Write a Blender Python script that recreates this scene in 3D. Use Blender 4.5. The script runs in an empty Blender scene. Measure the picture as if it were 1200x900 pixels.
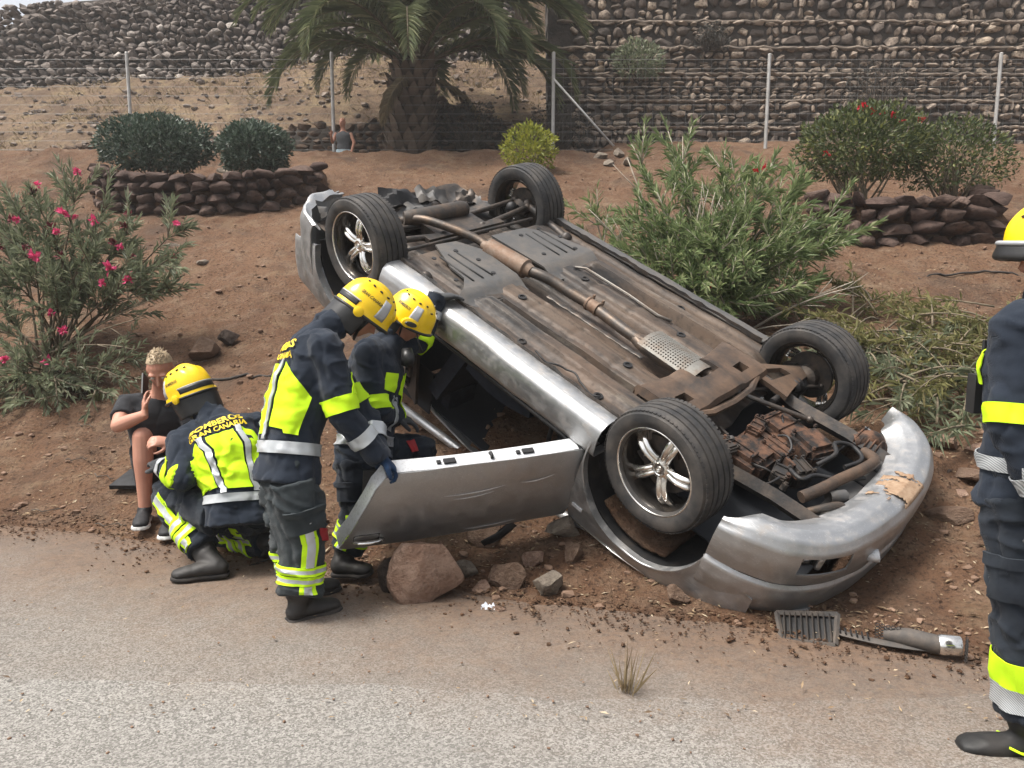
import bpy, bmesh, math, random
import numpy as np
from math import sin, cos, pi, radians, sqrt, exp, log1p
from mathutils import Vector, Matrix, Quaternion, noise
from mathutils.bvhtree import BVHTree
V = Vector
scn = bpy.context.scene
COL = scn.collection
# ---------------------------------------------------------------- camera
CAM_H, CAM_PITCH, CAM_F = 1.6, radians(8.0), 920.0
cam_d = bpy.data.cameras.new('camera'); cam = bpy.data.objects.new('camera', cam_d); COL.objects.link(cam)
cam.location = (0, 0, CAM_H); cam.rotation_euler = (pi/2 - CAM_PITCH, 0, 0)
cam_d.sensor_width = 36.0; cam_d.lens = 36.0*CAM_F/1200.0; cam_d.clip_start = .05; cam_d.clip_end = 3000
scn.camera = cam
# ---------------------------------------------------------------- sky and sun (bright overcast)
SUN_EL, SUN_AZ = radians(64), radians(-105)        # azimuth measured from +Y towards +X
wld = bpy.data.worlds.new('World'); scn.world = wld; wld.use_nodes = True
wn = wld.node_tree; wn.nodes.clear()
sky = wn.nodes.new('ShaderNodeTexSky'); sky.sky_type = 'NISHITA'; sky.sun_disc = False
sky.sun_elevation = SUN_EL; sky.sun_rotation = SUN_AZ; sky.air_density = 1.0; sky.dust_density = 6.0; sky.ozone_density = 1.0
hs = wn.nodes.new('ShaderNodeHueSaturation'); hs.inputs['Saturation'].default_value = .30
bg = wn.nodes.new('ShaderNodeBackground'); bg.inputs['Strength'].default_value = .115
wo = wn.nodes.new('ShaderNodeOutputWorld')
wn.links.new(sky.outputs[0], hs.inputs['Color']); wn.links.new(hs.outputs[0], bg.inputs['Color']); wn.links.new(bg.outputs[0], wo.inputs['Surface'])
sun_d = bpy.data.lights.new('sun', 'SUN'); sun_d.energy = 2.1; sun_d.angle = radians(16); sun_d.color = (1, .95, .88)
sun = bpy.data.objects.new('sun', sun_d); COL.objects.link(sun)
sdir = V((sin(SUN_AZ)*cos(SUN_EL), cos(SUN_AZ)*cos(SUN_EL), sin(SUN_EL)))
sun.rotation_euler = (-sdir).to_track_quat('-Z', 'Y').to_euler()
scn.view_settings.view_transform = 'Standard'; scn.view_settings.look = 'None'
scn.view_settings.exposure = 1.1; scn.view_settings.gamma = 1.0; scn.view_settings.use_curve_mapping = False
# ================================================================ helpers
rnd = random.Random(7)
def at(px, py, y):
    """world point at depth y (metres in front of the camera) behind photo position px,py"""
    a = (px-600)/CAM_F; b = (py-450)/CAM_F
    r = V((a, cos(CAM_PITCH)-b*sin(CAM_PITCH), -sin(CAM_PITCH)-b*cos(CAM_PITCH)))
    return V((0, 0, CAM_H)) + r*(y/r.y)
def tag(o, label=None, cat=None, group=None, kind=None):
    if label: o['label'] = label
    if cat: o['category'] = cat; o['kind'] = 'thing'
    if group: o['group'] = group
    if kind: o['kind'] = kind
    return o
def empty(name, loc=(0, 0, 0), label=None, cat=None, group=None, mw=None):
    o = bpy.data.objects.new(name, None); COL.objects.link(o); o.empty_display_size = .1
    if mw is not None: o.matrix_world = mw
    else: o.location = loc
    return tag(o, label, cat, group)
def finish(name, me, mat, parent=None, off=None, smooth=None):
    """link a mesh as one object; off = world position of the parent, taken off the vertices"""
    if off is not None: me.transform(Matrix.Translation(-V(off)))
    if mat is not None:
        for m in (mat if isinstance(mat, (list, tuple)) else [mat]): me.materials.append(m)
    if smooth is True: me.polygons.foreach_set('use_smooth', [True]*len(me.polygons))
    elif smooth:
        me.polygons.foreach_set('use_smooth', [True]*len(me.polygons)); me.set_sharp_from_angle(angle=radians(smooth))
    o = bpy.data.objects.new(name, me); COL.objects.link(o)
    if parent: o.parent = parent
    return o
def inst(o, parent=None, mw=None):
    c = o.copy(); COL.objects.link(c); c.parent = parent
    if mw is not None: c.matrix_local = mw
    return c
class MB:
    def __init__(s): s.v = []; s.f = []; s.mi = []
    def add(s, vs, fs, mi=0):
        n = len(s.v); s.v += [tuple(p) for p in vs]; s.f += [tuple(i+n for i in f) for f in fs]; s.mi += [mi]*len(fs); return s
    def box(s, c, d, R=None, mi=0, taper=1.0):
        vs = []
        for z in (-.5, .5):
            k = 1 if z < 0 else taper
            for x, y in ((-.5, -.5), (.5, -.5), (.5, .5), (-.5, .5)):
                p = V((x*d[0]*k, y*d[1]*k, z*d[2]))
                vs.append((R @ p if R is not None else p) + V(c))
        return s.add(vs, [(3, 2, 1, 0), (4, 5, 6, 7), (0, 1, 5, 4), (1, 2, 6, 5), (2, 3, 7, 6), (3, 0, 4, 7)], mi)
    def tube(s, pts, r, n=8, side=None, caps=True, mi=0, power=2.0):
        """tapered tube; r = number, or one entry per point: number or (across, deep); side fixes the across direction"""
        pts = [V(p) for p in pts]; m = len(pts)
        if not isinstance(r, (list, tuple)): r = [r]*m
        prev = None; rings = []; vs = []
        for i, p in enumerate(pts):
            t = (pts[min(i+1, m-1)] - pts[max(i-1, 0)]).normalized()
            if side is not None: a = V(side[i] if isinstance(side, list) else side)
            elif prev is not None: a = prev
            else: a = V((0, 0, 1)) if abs(t.z) < .9 else V((1, 0, 0))
            a = (a - t*a.dot(t)).normalized(); prev = a; b = t.cross(a)
            ra, rb = r[i] if isinstance(r[i], (tuple, list)) else (r[i], r[i])
            for k in range(n):
                th = 2*pi*k/n; c_, s_ = cos(th), sin(th)
                if power != 2.0:
                    c_ = math.copysign(abs(c_)**(2/power), c_); s_ = math.copysign(abs(s_)**(2/power), s_)
                vs.append(p + a*(ra*c_) + b*(rb*s_))
        fs = []
        for i in range(m-1):
            for k in range(n):
                k2 = (k+1) % n; fs.append((i*n+k, i*n+k2, (i+1)*n+k2, (i+1)*n+k))
        if caps: fs += [tuple(range(n-1, -1, -1)), tuple((m-1)*n+k for k in range(n))]
        return s.add(vs, fs, mi)
    def limb(s, pts, r, n=14, joint=None):
        """tapered tube that keeps its girth where it bends: straight runs plus a ball at each sharp joint"""
        pts = [V(p) for p in pts]; run = [0]
        for i in range(1, len(pts)-1):
            if (pts[i]-pts[i-1]).normalized().dot((pts[i+1]-pts[i]).normalized()) < .93:
                s.tube(pts[run[0]:i+1], r[run[0]:i+1], n); s.ball(pts[i], r[i]*1.0, n); run = [i]
        s.tube(pts[run[0]:], r[run[0]:], n); return s
    def lathe(s, prof, n=32, M=None, mi=0, closed=False):
        """profile of (radius, height) turned about local Z"""
        vs = []; m = len(prof)
        for r, h in prof:
            for k in range(n):
                p = V((r*cos(2*pi*k/n), r*sin(2*pi*k/n), h)); vs.append(M @ p if M is not None else p)
        fs = []
        for i in range(m if closed else m-1):
            j = (i+1) % m
            for k in range(n):
                k2 = (k+1) % n; fs.append((i*n+k, i*n+k2, j*n+k2, j*n+k))
        return s.add(vs, fs, mi)
    def ball(s, c, r, n=12, M=None, mi=0):
        r = r if isinstance(r, (tuple, list)) else (r, r, r); vs = []; fs = []; h = n//2
        for i in range(h+1):
            ph = pi*i/h
            for k in range(n):
                p = V((r[0]*sin(ph)*cos(2*pi*k/n), r[1]*sin(ph)*sin(2*pi*k/n), -r[2]*cos(ph)))
                vs.append((M @ p if M is not None else p) + V(c))
        for i in range(h):
            for k in range(n):
                k2 = (k+1) % n; fs.append((i*n+k, i*n+k2, (i+1)*n+k2, (i+1)*n+k))
        return s.add(vs, fs, mi)
    def grid(s, nu, nv, fn, mi=0, skip=None):
        vs = [fn(i/nu, j/nv) for j in range(nv+1) for i in range(nu+1)]
        fs = [(j*(nu+1)+i, j*(nu+1)+i+1, (j+1)*(nu+1)+i+1, (j+1)*(nu+1)+i) for j in range(nv) for i in range(nu) if not (skip and skip((i+.5)/nu, (j+.5)/nv))]
        return s.add(vs, fs, mi)
    def slab(s, nu, nv, fn, th, mi=0, skip=None):
        """grid with a thickness: th metres against its normal"""
        P = [[V(fn(i/nu, j/nv)) for i in range(nu+1)] for j in range(nv+1)]
        def nrm(i, j):
            a = P[j][min(i+1, nu)] - P[j][max(i-1, 0)]; b = P[min(j+1, nv)][i] - P[max(j-1, 0)][i]
            n = a.cross(b); return n.normalized() if n.length > 1e-12 else V((0, 0, 1))
        N = (nu+1)*(nv+1)
        vs = [P[j][i] for j in range(nv+1) for i in range(nu+1)] + [P[j][i] - nrm(i, j)*th for j in range(nv+1) for i in range(nu+1)]
        cells = {(i, j) for j in range(nv) for i in range(nu) if not (skip and skip((i+.5)/nu, (j+.5)/nv))}
        fs = []; ix = lambda i, j: j*(nu+1)+i
        for i, j in cells:
            q = (ix(i, j), ix(i+1, j), ix(i+1, j+1), ix(i, j+1)); fs.append(q); fs.append(tuple(N+k for k in reversed(q)))
            for (di, dj), (a, b) in (((0, -1), (0, 1)), ((1, 0), (1, 2)), ((0, 1), (2, 3)), ((-1, 0), (3, 0))):
                if (i+di, j+dj) not in cells: fs.append((q[b], q[a], N+q[a], N+q[b]))
        return s.add(vs, fs, mi)
    def mesh(s, name='mesh'):
        me = bpy.data.meshes.new(name); me.from_pydata(s.v, [], s.f)
        if any(s.mi): me.polygons.foreach_set('material_index', s.mi)
        me.update(); return me
    def build(s, name, mat, parent=None, off=None, smooth=None, fix=False):
        me = s.mesh(name)
        if fix:
            bm = bmesh.new(); bm.from_mesh(me); bmesh.ops.recalc_face_normals(bm, faces=bm.faces); bm.to_mesh(me); bm.free()
        return finish(name, me, mat, parent, off, smooth)
def remesh(mb, voxel, smooth_it=2, name='mesh'):
    me = mb.mesh('tmp'); bm = bmesh.new(); bm.from_mesh(me); bmesh.ops.recalc_face_normals(bm, faces=bm.faces); bm.to_mesh(me); bm.free()
    o = bpy.data.objects.new('tmp', me); COL.objects.link(o)
    m = o.modifiers.new('r', 'REMESH'); m.mode = 'VOXEL'; m.voxel_size = voxel; m.adaptivity = 0
    if smooth_it:
        m = o.modifiers.new('s', 'SMOOTH'); m.factor = .5; m.iterations = smooth_it
    dg = bpy.context.evaluated_depsgraph_get(); out = bpy.data.meshes.new_from_object(o.evaluated_get(dg)); out.name = name
    bpy.data.objects.remove(o); bpy.data.meshes.remove(me); return out
def bvh_of(me): return BVHTree.FromPolygons([v.co.copy() for v in me.vertices], [tuple(p.vertices) for p in me.polygons])
def displace(me, fn):
    n = len(me.vertices); co = [v.co.copy() for v in me.vertices]; no = [v.normal.copy() for v in me.vertices]
    flat = []
    for c, k in zip(co, no): flat += list(c + k*fn(c, k))
    me.vertices.foreach_set('co', flat); me.update()
def text_mesh(body, size=1.0, bold=.0):
    cu = bpy.data.curves.new('t', 'FONT'); cu.body = body; cu.size = size; cu.align_x = 'CENTER'; cu.align_y = 'CENTER'; cu.offset = bold; cu.resolution_u = 2
    o = bpy.data.objects.new('t', cu); COL.objects.link(o)
    dg = bpy.context.evaluated_depsgraph_get(); me = bpy.data.meshes.new_from_object(o.evaluated_get(dg))
    vs = [(v.co.x, v.co.y) for v in me.vertices]; fs = [tuple(p.vertices) for p in me.polygons]
    bpy.data.objects.remove(o); bpy.data.curves.remove(cu); bpy.data.meshes.remove(me); return vs, fs
def interp(x, xs, ys): return float(np.interp(x, xs, ys))
def sstep(a, b, x):
    t = max(0, min(1, (x-a)/(b-a))); return t*t*(3-2*t)
def nz(x, y, z=0.0, s=1.0): return noise.noise(V((x*s, y*s, z*s)))
def frac(p, H=1.0, oc=5, la=2.0): return noise.fractal(V(p), H, la, oc)
def frame(x, up=(0, 0, 1)):
    x = V(x).normalized(); z = V(up) - x*V(up).dot(x); z.normalize(); y = z.cross(x)
    return Matrix((x, y, z)).transposed()
# ---------------------------------------------------------------- materials (all node based)
class NT:
    def __init__(s, name):
        s.m = bpy.data.materials.new(name); s.m.use_nodes = True; s.t = s.m.node_tree
        s.p = s.t.nodes['Principled BSDF']; s.out = s.t.nodes['Material Output']
        s.tc = s.n('ShaderNodeTexCoord')
    def n(s, ty, **kw):
        nd = s.t.nodes.new(ty)
        for k, v in kw.items(): setattr(nd, k, v)
        return nd
    def set(s, sock, val):
        if hasattr(val, 'is_output') or isinstance(val, bpy.types.NodeSocket): s.t.links.new(val, sock)
        else: sock.default_value = val if not (isinstance(val, tuple) and len(val) == 3 and sock.type == 'RGBA') else (*val, 1)
    def vec(s, scale=(1, 1, 1), kind='Object', rot=(0, 0, 0), loc=None):
        mp = s.n('ShaderNodeMapping'); s.t.links.new(s.tc.outputs[kind], mp.inputs['Vector'])
        mp.inputs['Scale'].default_value = scale; mp.inputs['Rotation'].default_value = rot
        if loc is not None: s.set(mp.inputs['Location'], loc)
        return mp.outputs[0]
    def noise(s, scale, detail=4, rough=.55, vec=None, dist=0):
        nd = s.n('ShaderNodeTexNoise'); nd.inputs['Scale'].default_value = scale; nd.inputs['Detail'].default_value = detail
        nd.inputs['Roughness'].default_value = rough; nd.inputs['Distortion'].default_value = dist
        s.t.links.new(vec if vec is not None else s.tc.outputs['Object'], nd.inputs['Vector']); return nd.outputs['Fac']
    def voro(s, scale, feature='F1', vec=None, out='Distance', rand=1.0):
        nd = s.n('ShaderNodeTexVoronoi', feature=feature); nd.inputs['Scale'].default_value = scale; nd.inputs['Randomness'].default_value = rand
        s.t.links.new(vec if vec is not None else s.tc.outputs['Object'], nd.inputs['Vector']); return nd.outputs[out]
    def ramp(s, fac, a, b, ca=(0, 0, 0), cb=(1, 1, 1)):
        nd = s.n('ShaderNodeValToRGB'); nd.color_ramp.elements[0].position = a; nd.color_ramp.elements[1].position = b
        nd.color_ramp.elements[0].color = (*ca, 1); nd.color_ramp.elements[1].color = (*cb, 1); s.set(nd.inputs[0], fac); return nd.outputs[0]
    def mix(s, f, a, b, mode='MIX'):
        nd = s.n('ShaderNodeMix', data_type='RGBA', blend_type=mode); s.set(nd.inputs[0], f); s.set(nd.inputs[6], a); s.set(nd.inputs[7], b); return nd.outputs[2]
    def math(s, op, a, b=0.0, c=None):
        nd = s.n('ShaderNodeMath', operation=op); s.set(nd.inputs[0], a); s.set(nd.inputs[1], b)
        if c is not None: s.set(nd.inputs[2], c)
        return nd.outputs[0]
    def sep(s, vec=None):
        nd = s.n('ShaderNodeSeparateXYZ'); s.t.links.new(vec if vec is not None else s.tc.outputs['Object'], nd.inputs[0]); return nd.outputs
    def rand(s): return s.n('ShaderNodeObjectInfo').outputs['Random']
    def bump(s, h, strength=.4, dist=.01):
        nd = s.n('ShaderNodeBump'); nd.inputs['Strength'].default_value = strength; nd.inputs['Distance'].default_value = dist
        s.set(nd.inputs['Height'], h); s.t.links.new(nd.outputs[0], s.p.inputs['Normal']); return s
    def base(s, col, rough=.6, metal=0.0, spec=.5):
        s.set(s.p.inputs['Base Color'], col); s.set(s.p.inputs['Roughness'], rough); s.set(s.p.inputs['Metallic'], metal)
        s.p.inputs['Specular IOR Level'].default_value = spec; return s
def hexc(h):
    h = h.lstrip('#'); c = [int(h[i:i+2], 16)/255 for i in (0, 2, 4)]
    return tuple(x/12.92 if x <= .04045 else ((x+.055)/1.055)**2.4 for x in c)
def noisy(name, c1, c2, scale=8, rough=.7, metal=0.0, bump=.3, bscale=60, bdist=.004, spec=.4, lo=.35, hi=.65, jitter=0.0, detail=5):
    t = NT(name); c = t.mix(t.ramp(t.noise(scale, detail), lo, hi), c1, c2)
    if jitter:
        k = t.math('MULTIPLY_ADD', t.rand(), jitter*2, 1-jitter); cc = t.n('ShaderNodeCombineColor')
        for i in range(3): t.set(cc.inputs[i], k)
        c = t.mix(1.0, c, cc.outputs[0], 'MULTIPLY')
    t.base(c, rough, metal, spec)
    if bump: t.bump(t.noise(bscale, 4), bump, bdist)
    return t.m
# ================================================================ ground, road, hillside
EX = [-9, -6, -4, -2.5, -1, 0, 1.2, 2.2, 4, 9]
EY = [5.7, 5.4, 5.12, 4.78, 4.15, 3.78, 3.36, 3.05, 2.78, 2.6]
def edge(x): return interp(x, EX, EY)
def bank(x, y):
    e = edge(x); s = 3.83/(15-e); t = (y-e)/.2
    return s*.2*(t if t > 30 else log1p(exp(t)))-.022*(1-sstep(0, 3, y-e))
def gz(x, y, rough=True):
    """height of the earth bank"""
    if y < 15: z = bank(x, y)
    else:
        right = 3.83 + .23*(min(y, 17.6)-15); left = 3.83 - .8*sstep(15.0, 15.5, y)
        k = sstep(.6, 2.2, x); z = left*(1-k) + right*k
    if y > 14.2 and y < 15: z += .05*sstep(14.2, 15, y)*(1-sstep(.6, 2.2, x))
    # hollow scraped by the bonnet
    z -= .10*exp(-((x-1.4)/.6)**2-((y-3.95)/.4)**2)
    if rough:
        a = sstep(-.3, 1.0, y-edge(x))
        z += a*(.055*frac((x*.9, y*.9, .3), 1, 3) + .042*frac((x*3.1, y*3.1, 1.7), 1, 3) + .024*frac((x*11, y*11, 4.1), 1, 3)) - .012
    return z
def dirt_material():
    t = NT('red_earth')
    n1 = t.noise(.55, 5, .6); n2 = t.noise(5.0, 6, .65); n3 = t.noise(38, 5, .7)
    c = t.mix(t.ramp(n1, .35, .68), (.110, .060, .036), (.165, .096, .058))
    c = t.mix(t.ramp(n2, .48, .72), c, (.190, .130, .088))
    c = t.mix(t.ramp(n3, .50, .66), c, (.050, .030, .021))
    sp = t.ramp(t.voro(26, out='Distance'), .10, .16, (1, 1, 1), (0, 0, 0))     # dry leaf specks
    rn = t.voro(26, out='Color'); r = t.n('ShaderNodeSeparateColor'); t.t.links.new(rn, r.inputs[0])
    sp = t.math('MULTIPLY', sp, t.math('GREATER_THAN', r.outputs[0], .72))
    c = t.mix(sp, c, t.mix(r.outputs[1], (.36, .27, .17), (.16, .10, .06)))
    c = t.mix(t.math('MULTIPLY', t.ramp(t.noise(.9, 6, .7, vec=t.vec((1, 1, 1), loc=(3, 7, 0))), .50, .66), .75), c, (.070, .048, .036))
    c = t.mix(t.math('MULTIPLY', t.ramp(t.noise(1.7, 6, .75, vec=t.vec((1, 1, 1), loc=(9, 1, 0))), .55, .70), .5), c, (.22, .160, .100))
    t.base(c, .95, 0, .15)
    t.bump(t.math('ADD', t.math('MULTIPLY', n2, .8), t.math('MULTIPLY', n3, .5)), 1.0, .06); return t.m
M_DIRT = dirt_material()
def make_ground():
    xs = list(np.arange(-9, 9.01, .05)); ys = []
    y = 2.2
    while y < 17.7: ys.append(y); y += .04 if y < 7 else .07
    xs = [-60, -30, -18, -13] + xs + [13, 18, 30, 60]
    vs = []; nx = len(xs)
    for yy in ys:
        for xx in xs: vs.append((xx, yy, gz(max(-11, min(11, xx)), yy)))
    fs = [(j*nx+i, j*nx+i+1, (j+1)*nx+i+1, (j+1)*nx+i) for j in range(len(ys)-1) for i in range(nx-1)]
    o = MB().add(vs, fs).build('ground', M_DIRT, smooth=True); tag(o, kind='structure')
    # plain far earth reaching the horizon on all sides, below the bank
    b = MB(); b.add([(-100, -60, -.08), (100, -60, -.08), (100, 60, -.08), (-100, 60, -.08)], [(0, 1, 2, 3)])
    tag(b.build('far_ground', M_DIRT), kind='structure')
make_ground()
# ---- road
def road_material(name, dust0, grey):
    t = NT(name); o = t.sep()
    agg = t.voro(150, out='Color'); a = t.n('ShaderNodeSeparateColor'); t.t.links.new(agg, a.inputs[0])
    fine = t.noise(210, 3, .6); big = t.noise(1.3, 5, .6); mid = t.noise(9, 5, .65)
    c = t.mix(t.ramp(a.outputs[0], .15, .9), (grey*.60, grey*.565, grey*.51), (grey*1.42, grey*1.35, grey*1.24))
    c = t.mix(t.math('MULTIPLY', t.ramp(fine, .5, .72), .6), c, (grey*.38, grey*.35, grey*.32))
    # dust blown over it: more towards the bank
    ed = t.math('MULTIPLY_ADD', o[0], -.36, 4.0)
    d = t.math('SUBTRACT', o[1], ed); d = t.math('ADD', d, t.math('MULTIPLY', t.math('SUBTRACT', big, .5), 1.3))
    d = t.math('ADD', d, t.math('MULTIPLY', t.math('SUBTRACT', mid, .5), .5))
    mk = t.ramp(t.math('MULTIPLY_ADD', d, .5, dust0), 0, 1)
    mk = t.math('MULTIPLY', mk, t.math('MULTIPLY_ADD', t.ramp(fine, .35, .6), .35, .62))
    c = t.mix(mk, c, t.mix(t.ramp(mid, .3, .7), (.150, .104, .072), (.205, .148, .106)))
    st = t.ramp(t.noise(2.6, 4, .6, vec=t.vec((1, 2.5, 1))), .66, .76); c = t.mix(t.math('MULTIPLY', st, .45), c, (.10, .075, .055))
    e2 = t.math('ADD', d, t.math('MULTIPLY', t.math('SUBTRACT', t.noise(24, 4, .7), .5), .9)); e2 = t.ramp(t.math('MULTIPLY_ADD', e2, .75, 1.0), 0, 1); c = t.mix(t.math('MULTIPLY', e2, .9), c, t.mix(t.math('MULTIPLY', t.ramp(t.noise(38, 5, .7), .48, .64), .8), t.mix(t.ramp(mid, .35, .65), (.105, .060, .038), (.160, .097, .060)), (.045, .028, .020)))
    c = t.mix(t.math('MULTIPLY', t.ramp(t.noise(.6, 5, .6, vec=t.vec((1, 2.2, 1), loc=(4, 4, 0))), .45, .7), .35), c, (grey*.62, grey*.58, grey*.53))
    t.base(c, .93, 0, .25); t.bump(t.math('ADD', a.outputs[0], t.math('MULTIPLY', fine, .7)), .65, .006); return t.m
M_ROAD = road_material('asphalt', .88, .225); M_ROAD2 = road_material('worn_asphalt', 1.06, .20)
def strip(name, mat, z, y_near, yfun, seed, rag=1.0):
    xs = list(np.arange(-9, 9.001, .06)); xs = [-99, -60, -20] + xs + [20, 60, 99]; vs = []; ny = 26
    for x in xs:
        e = yfun(max(-9, min(9, x))) + rag*(.13*frac((x*1.3, seed, 0), 1, 4) + .05*frac((x*9, seed, 3), 1, 4))
        for j in range(ny+1):
            u = j/ny; yy = y_near + (e-y_near)*u**.5
            zz = z + .006*nz(x, yy, seed, 1.3) - (.012 if j == ny else 0)
            vs.append((x, yy, zz))
    n = ny+1; fs = [(i*n+j, (i+1)*n+j, (i+1)*n+j+1, i*n+j+1) for i in range(len(xs)-1) for j in range(ny)]
    o = MB().add(vs, fs).build(name, mat, smooth=True); return tag(o, kind='structure')
strip('road', M_ROAD2, .012, -40, lambda x: edge(x)+.06, 2.2, 2.0)
strip('road_lane', M_ROAD2, .022, -40, lambda x: 3.80 if x < -.6 else max(2.9, 3.80-.75*(x+.6)), 5.5)
strip('road_surface', M_ROAD, .034, -40, lambda x: 2.80-.05*x, 8.5, .6)
# ---- hillside behind the path
def hill(x, y):
    base = 3.05 + .9*sstep(17.0, 17.6, y) + .62*max(0, y-17.5)
    if y > 22.6: base = 3.95 + .62*5.1 + 2.6*sstep(23.3, 24.6, y) + .25*max(0, y-24.4)
    lean = .06*(x+6)
    k = sstep(.9, 3.2, x + .35*(y-18.0)*-.0)
    z = (base+lean)*(1-k) + 3.0*k
    z += .55*exp(-((x+4.2)/1.6)**2-((y-21.3)/1.8)**2)
    z -= .9*(1-sstep(-15.5, -12.6, x))*sstep(22.5, 24.0, y)
    return z + .16*frac((x*.6, y*.6, 9), 1, 4) + .07*frac((x*2.6, y*2.6, 3), 1, 3)
def hill_material():
    t = NT('dry_hillside'); n1 = t.noise(.8, 6, .65); n2 = t.noise(7, 6, .7); n3 = t.noise(26, 4, .7)
    c = t.mix(t.ramp(n1, .40, .60), (.120, .082, .058), (.19, .132, .088))
    c = t.mix(t.ramp(t.noise(1.6, 5, .7, vec=t.vec((1, 1, 1), loc=(5, 2, 1))), .50, .66), c, (.235, .175, .105))
    c = t.mix(t.ramp(n2, .52, .68), c, (.075, .058, .048)); c = t.mix(t.math('MULTIPLY', t.ramp(n3, .5, .75), .5), c, (.28, .215, .14))
    t.base(c, .95, 0, .1); t.bump(t.math('ADD', n2, t.math('MULTIPLY', n3, .6)), 1.0, .08); return t.m
M_HILL = hill_material()
def make_hill():
    xs = list(np.arange(-17, 3.6, .14)); ys = list(np.arange(16.7, 27, .14)); xs = [-80, -40, -25] + xs; ys += [30, 34, 40, 48]
    nx = len(xs); vs = [(x, y, hill(max(x, -17), y)) for y in ys for x in xs]
    fs = [(j*nx+i, j*nx+i+1, (j+1)*nx+i+1, (j+1)*nx+i) for j in range(len(ys)-1) for i in range(nx-1)]
    tag(MB().add(vs, fs).build('hillside', M_HILL, smooth=True), kind='structure')
make_hill()
# ================================================================ stone walls, planters, fence
def stone_mesh(seed, boxy=.6):
    r = random.Random(seed); bm = bmesh.new(); pts = []
    for k in range(20):
        v = V((r.gauss(0, 1), r.gauss(0, 1), r.gauss(0, 1))).normalized()
        m = max(abs(v.x), abs(v.y), abs(v.z)); v = v*((1-boxy) + boxy/m)*.5*r.uniform(.9, 1.06)
        pts.append(bm.verts.new((max(-.5, min(.5, v.x)), max(-.5, min(.5, v.y)), max(-.5, min(.5, v.z)))))
    res = bmesh.ops.convex_hull(bm, input=bm.verts)
    bmesh.ops.delete(bm, geom=list({g for g in res['geom_interior']+res['geom_unused'] if isinstance(g, bmesh.types.BMVert)}), context='VERTS')
    me = bpy.data.meshes.new('stone'); bm.to_mesh(me); bm.free(); return me
def stone_mat(name, dark, mid, light, lo=.55, hi=.9):
    t = NT(name); r = t.rand()
    nd = t.n('ShaderNodeValToRGB'); cr = nd.color_ramp; cr.elements[0].position = 0; cr.elements[0].color = (*dark, 1)
    cr.elements[1].position = 1; cr.elements[1].color = (*light, 1)
    e = cr.elements.new(lo); e.color = (*mid, 1); e = cr.elements.new(hi); e.color = (*[a*.5+b*.5 for a, b in zip(mid, light)], 1)
    t.t.links.new(r, nd.inputs[0]); c = nd.outputs[0]
    n = t.noise(4.0, 6, .7); c = t.mix(t.ramp(n, .42, .66), c, tuple(x*.55 for x in mid))
    c = t.mix(t.math('MULTIPLY', t.ramp(t.noise(9, 4), .55, .72), .35), c, tuple(min(1, x*1.5) for x in mid))
    t.base(c, .92, 0, .2); t.bump(n, .6, .06); return t.m
def stone_set(seed0, mat, n=8, boxy=.6):
    L = []
    for i in range(n):
        me = stone_mesh(seed0+i, boxy); me.materials.append(mat); L.append(me)
        me.polygons.foreach_set('use_smooth', [True]*len(me.polygons)); me.set_sharp_from_angle(angle=radians(52))
    return L
def lay(parent, meshes, places, limit=300):
    """places: (matrix in parent space, size). The biggest become single stones, the rest one mesh."""
    places = sorted(places, key=lambda p: -p[1]); mb = MB()
    for i, (M, s) in enumerate(places):
        me = meshes[i % len(meshes)]
        if i < limit:
            o = bpy.data.objects.new('stone', me); COL.objects.link(o); o.parent = parent; o.matrix_local = M
        else:
            mb.add([M @ v.co for v in me.vertices], [tuple(p.vertices) for p in me.polygons])
    if mb.v:
        o = mb.build('small_stone', meshes[0].materials[0], parent); o['kind'] = 'stuff'
def courses(L, H, hmin, hmax, wmin, wmax, r, top=None):
    """random rubble: rows of stones of uneven height and width, as (centre along, centre up, w, h)"""
    out = []; z = 0
    while z < H-.02:
        rowh = min(r.uniform(hmin, hmax), max(hmin*.6, H-z)); x = -r.uniform(0, wmax)*.5
        while x < L:
            w = r.uniform(wmin, wmax)*(1.35 if r.random() < .12 else 1); h = rowh*r.uniform(.82, 1.12)
            if w > 0 and 0 < x+w/2 < L and (top is None or z+rowh/2 < top(x+w/2)):
                if r.random() < .22 and w < wmax*.8:
                    out += [(x+w/2, z+h*.25, w, h*.5), (x+w/2, z+h*.76, w*.96, h*.48)]
                else: out.append((x+w/2, z+rowh/2+r.uniform(-.22, .22)*rowh, w, h))
            x += w*r.uniform(.96, 1.06)
        z += rowh*.97
    return out
def S4(s): return Matrix.Diagonal((s[0], s[1], s[2], 1))
def rock_places(cs, r, depth=.22, setback=0.0, y=0.0, gap=.90):
    P = []
    for x, z, w, h in cs:
        R = Matrix.Rotation(r.uniform(-.22, .22), 4, 'Y') @ Matrix.Rotation(r.choice((0, pi))+r.uniform(-.2, .2), 4, 'Z')
        P.append((Matrix.Translation((x, y+setback*z+r.uniform(-.04, .04), z)) @ R @ S4((w*gap, depth*r.uniform(.9, 1.3), h*gap)), w*h))
    return P
M_MORTAR = noisy('dark_mortar', (.045, .038, .033), (.085, .070, .058), 4, .95, bump=.6, bscale=20, bdist=.04)
M_WALLST = stone_mat('terrace_stone', (.092, .078, .068), (.185, .148, .122), (.60, .48, .36), .58, .82)
M_DRYST = stone_mat('dry_wall_stone', (.13, .112, .10), (.205, .172, .15), (.50, .45, .40), .68, .90)
M_LAVA = stone_mat('lava_stone', (.058, .038, .032), (.090, .060, .049), (.150, .105, .085), .5, .85)
M_PATHST = stone_mat('brown_stone', (.130, .092, .068), (.190, .135, .098), (.30, .22, .165), .6, .9)
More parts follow.
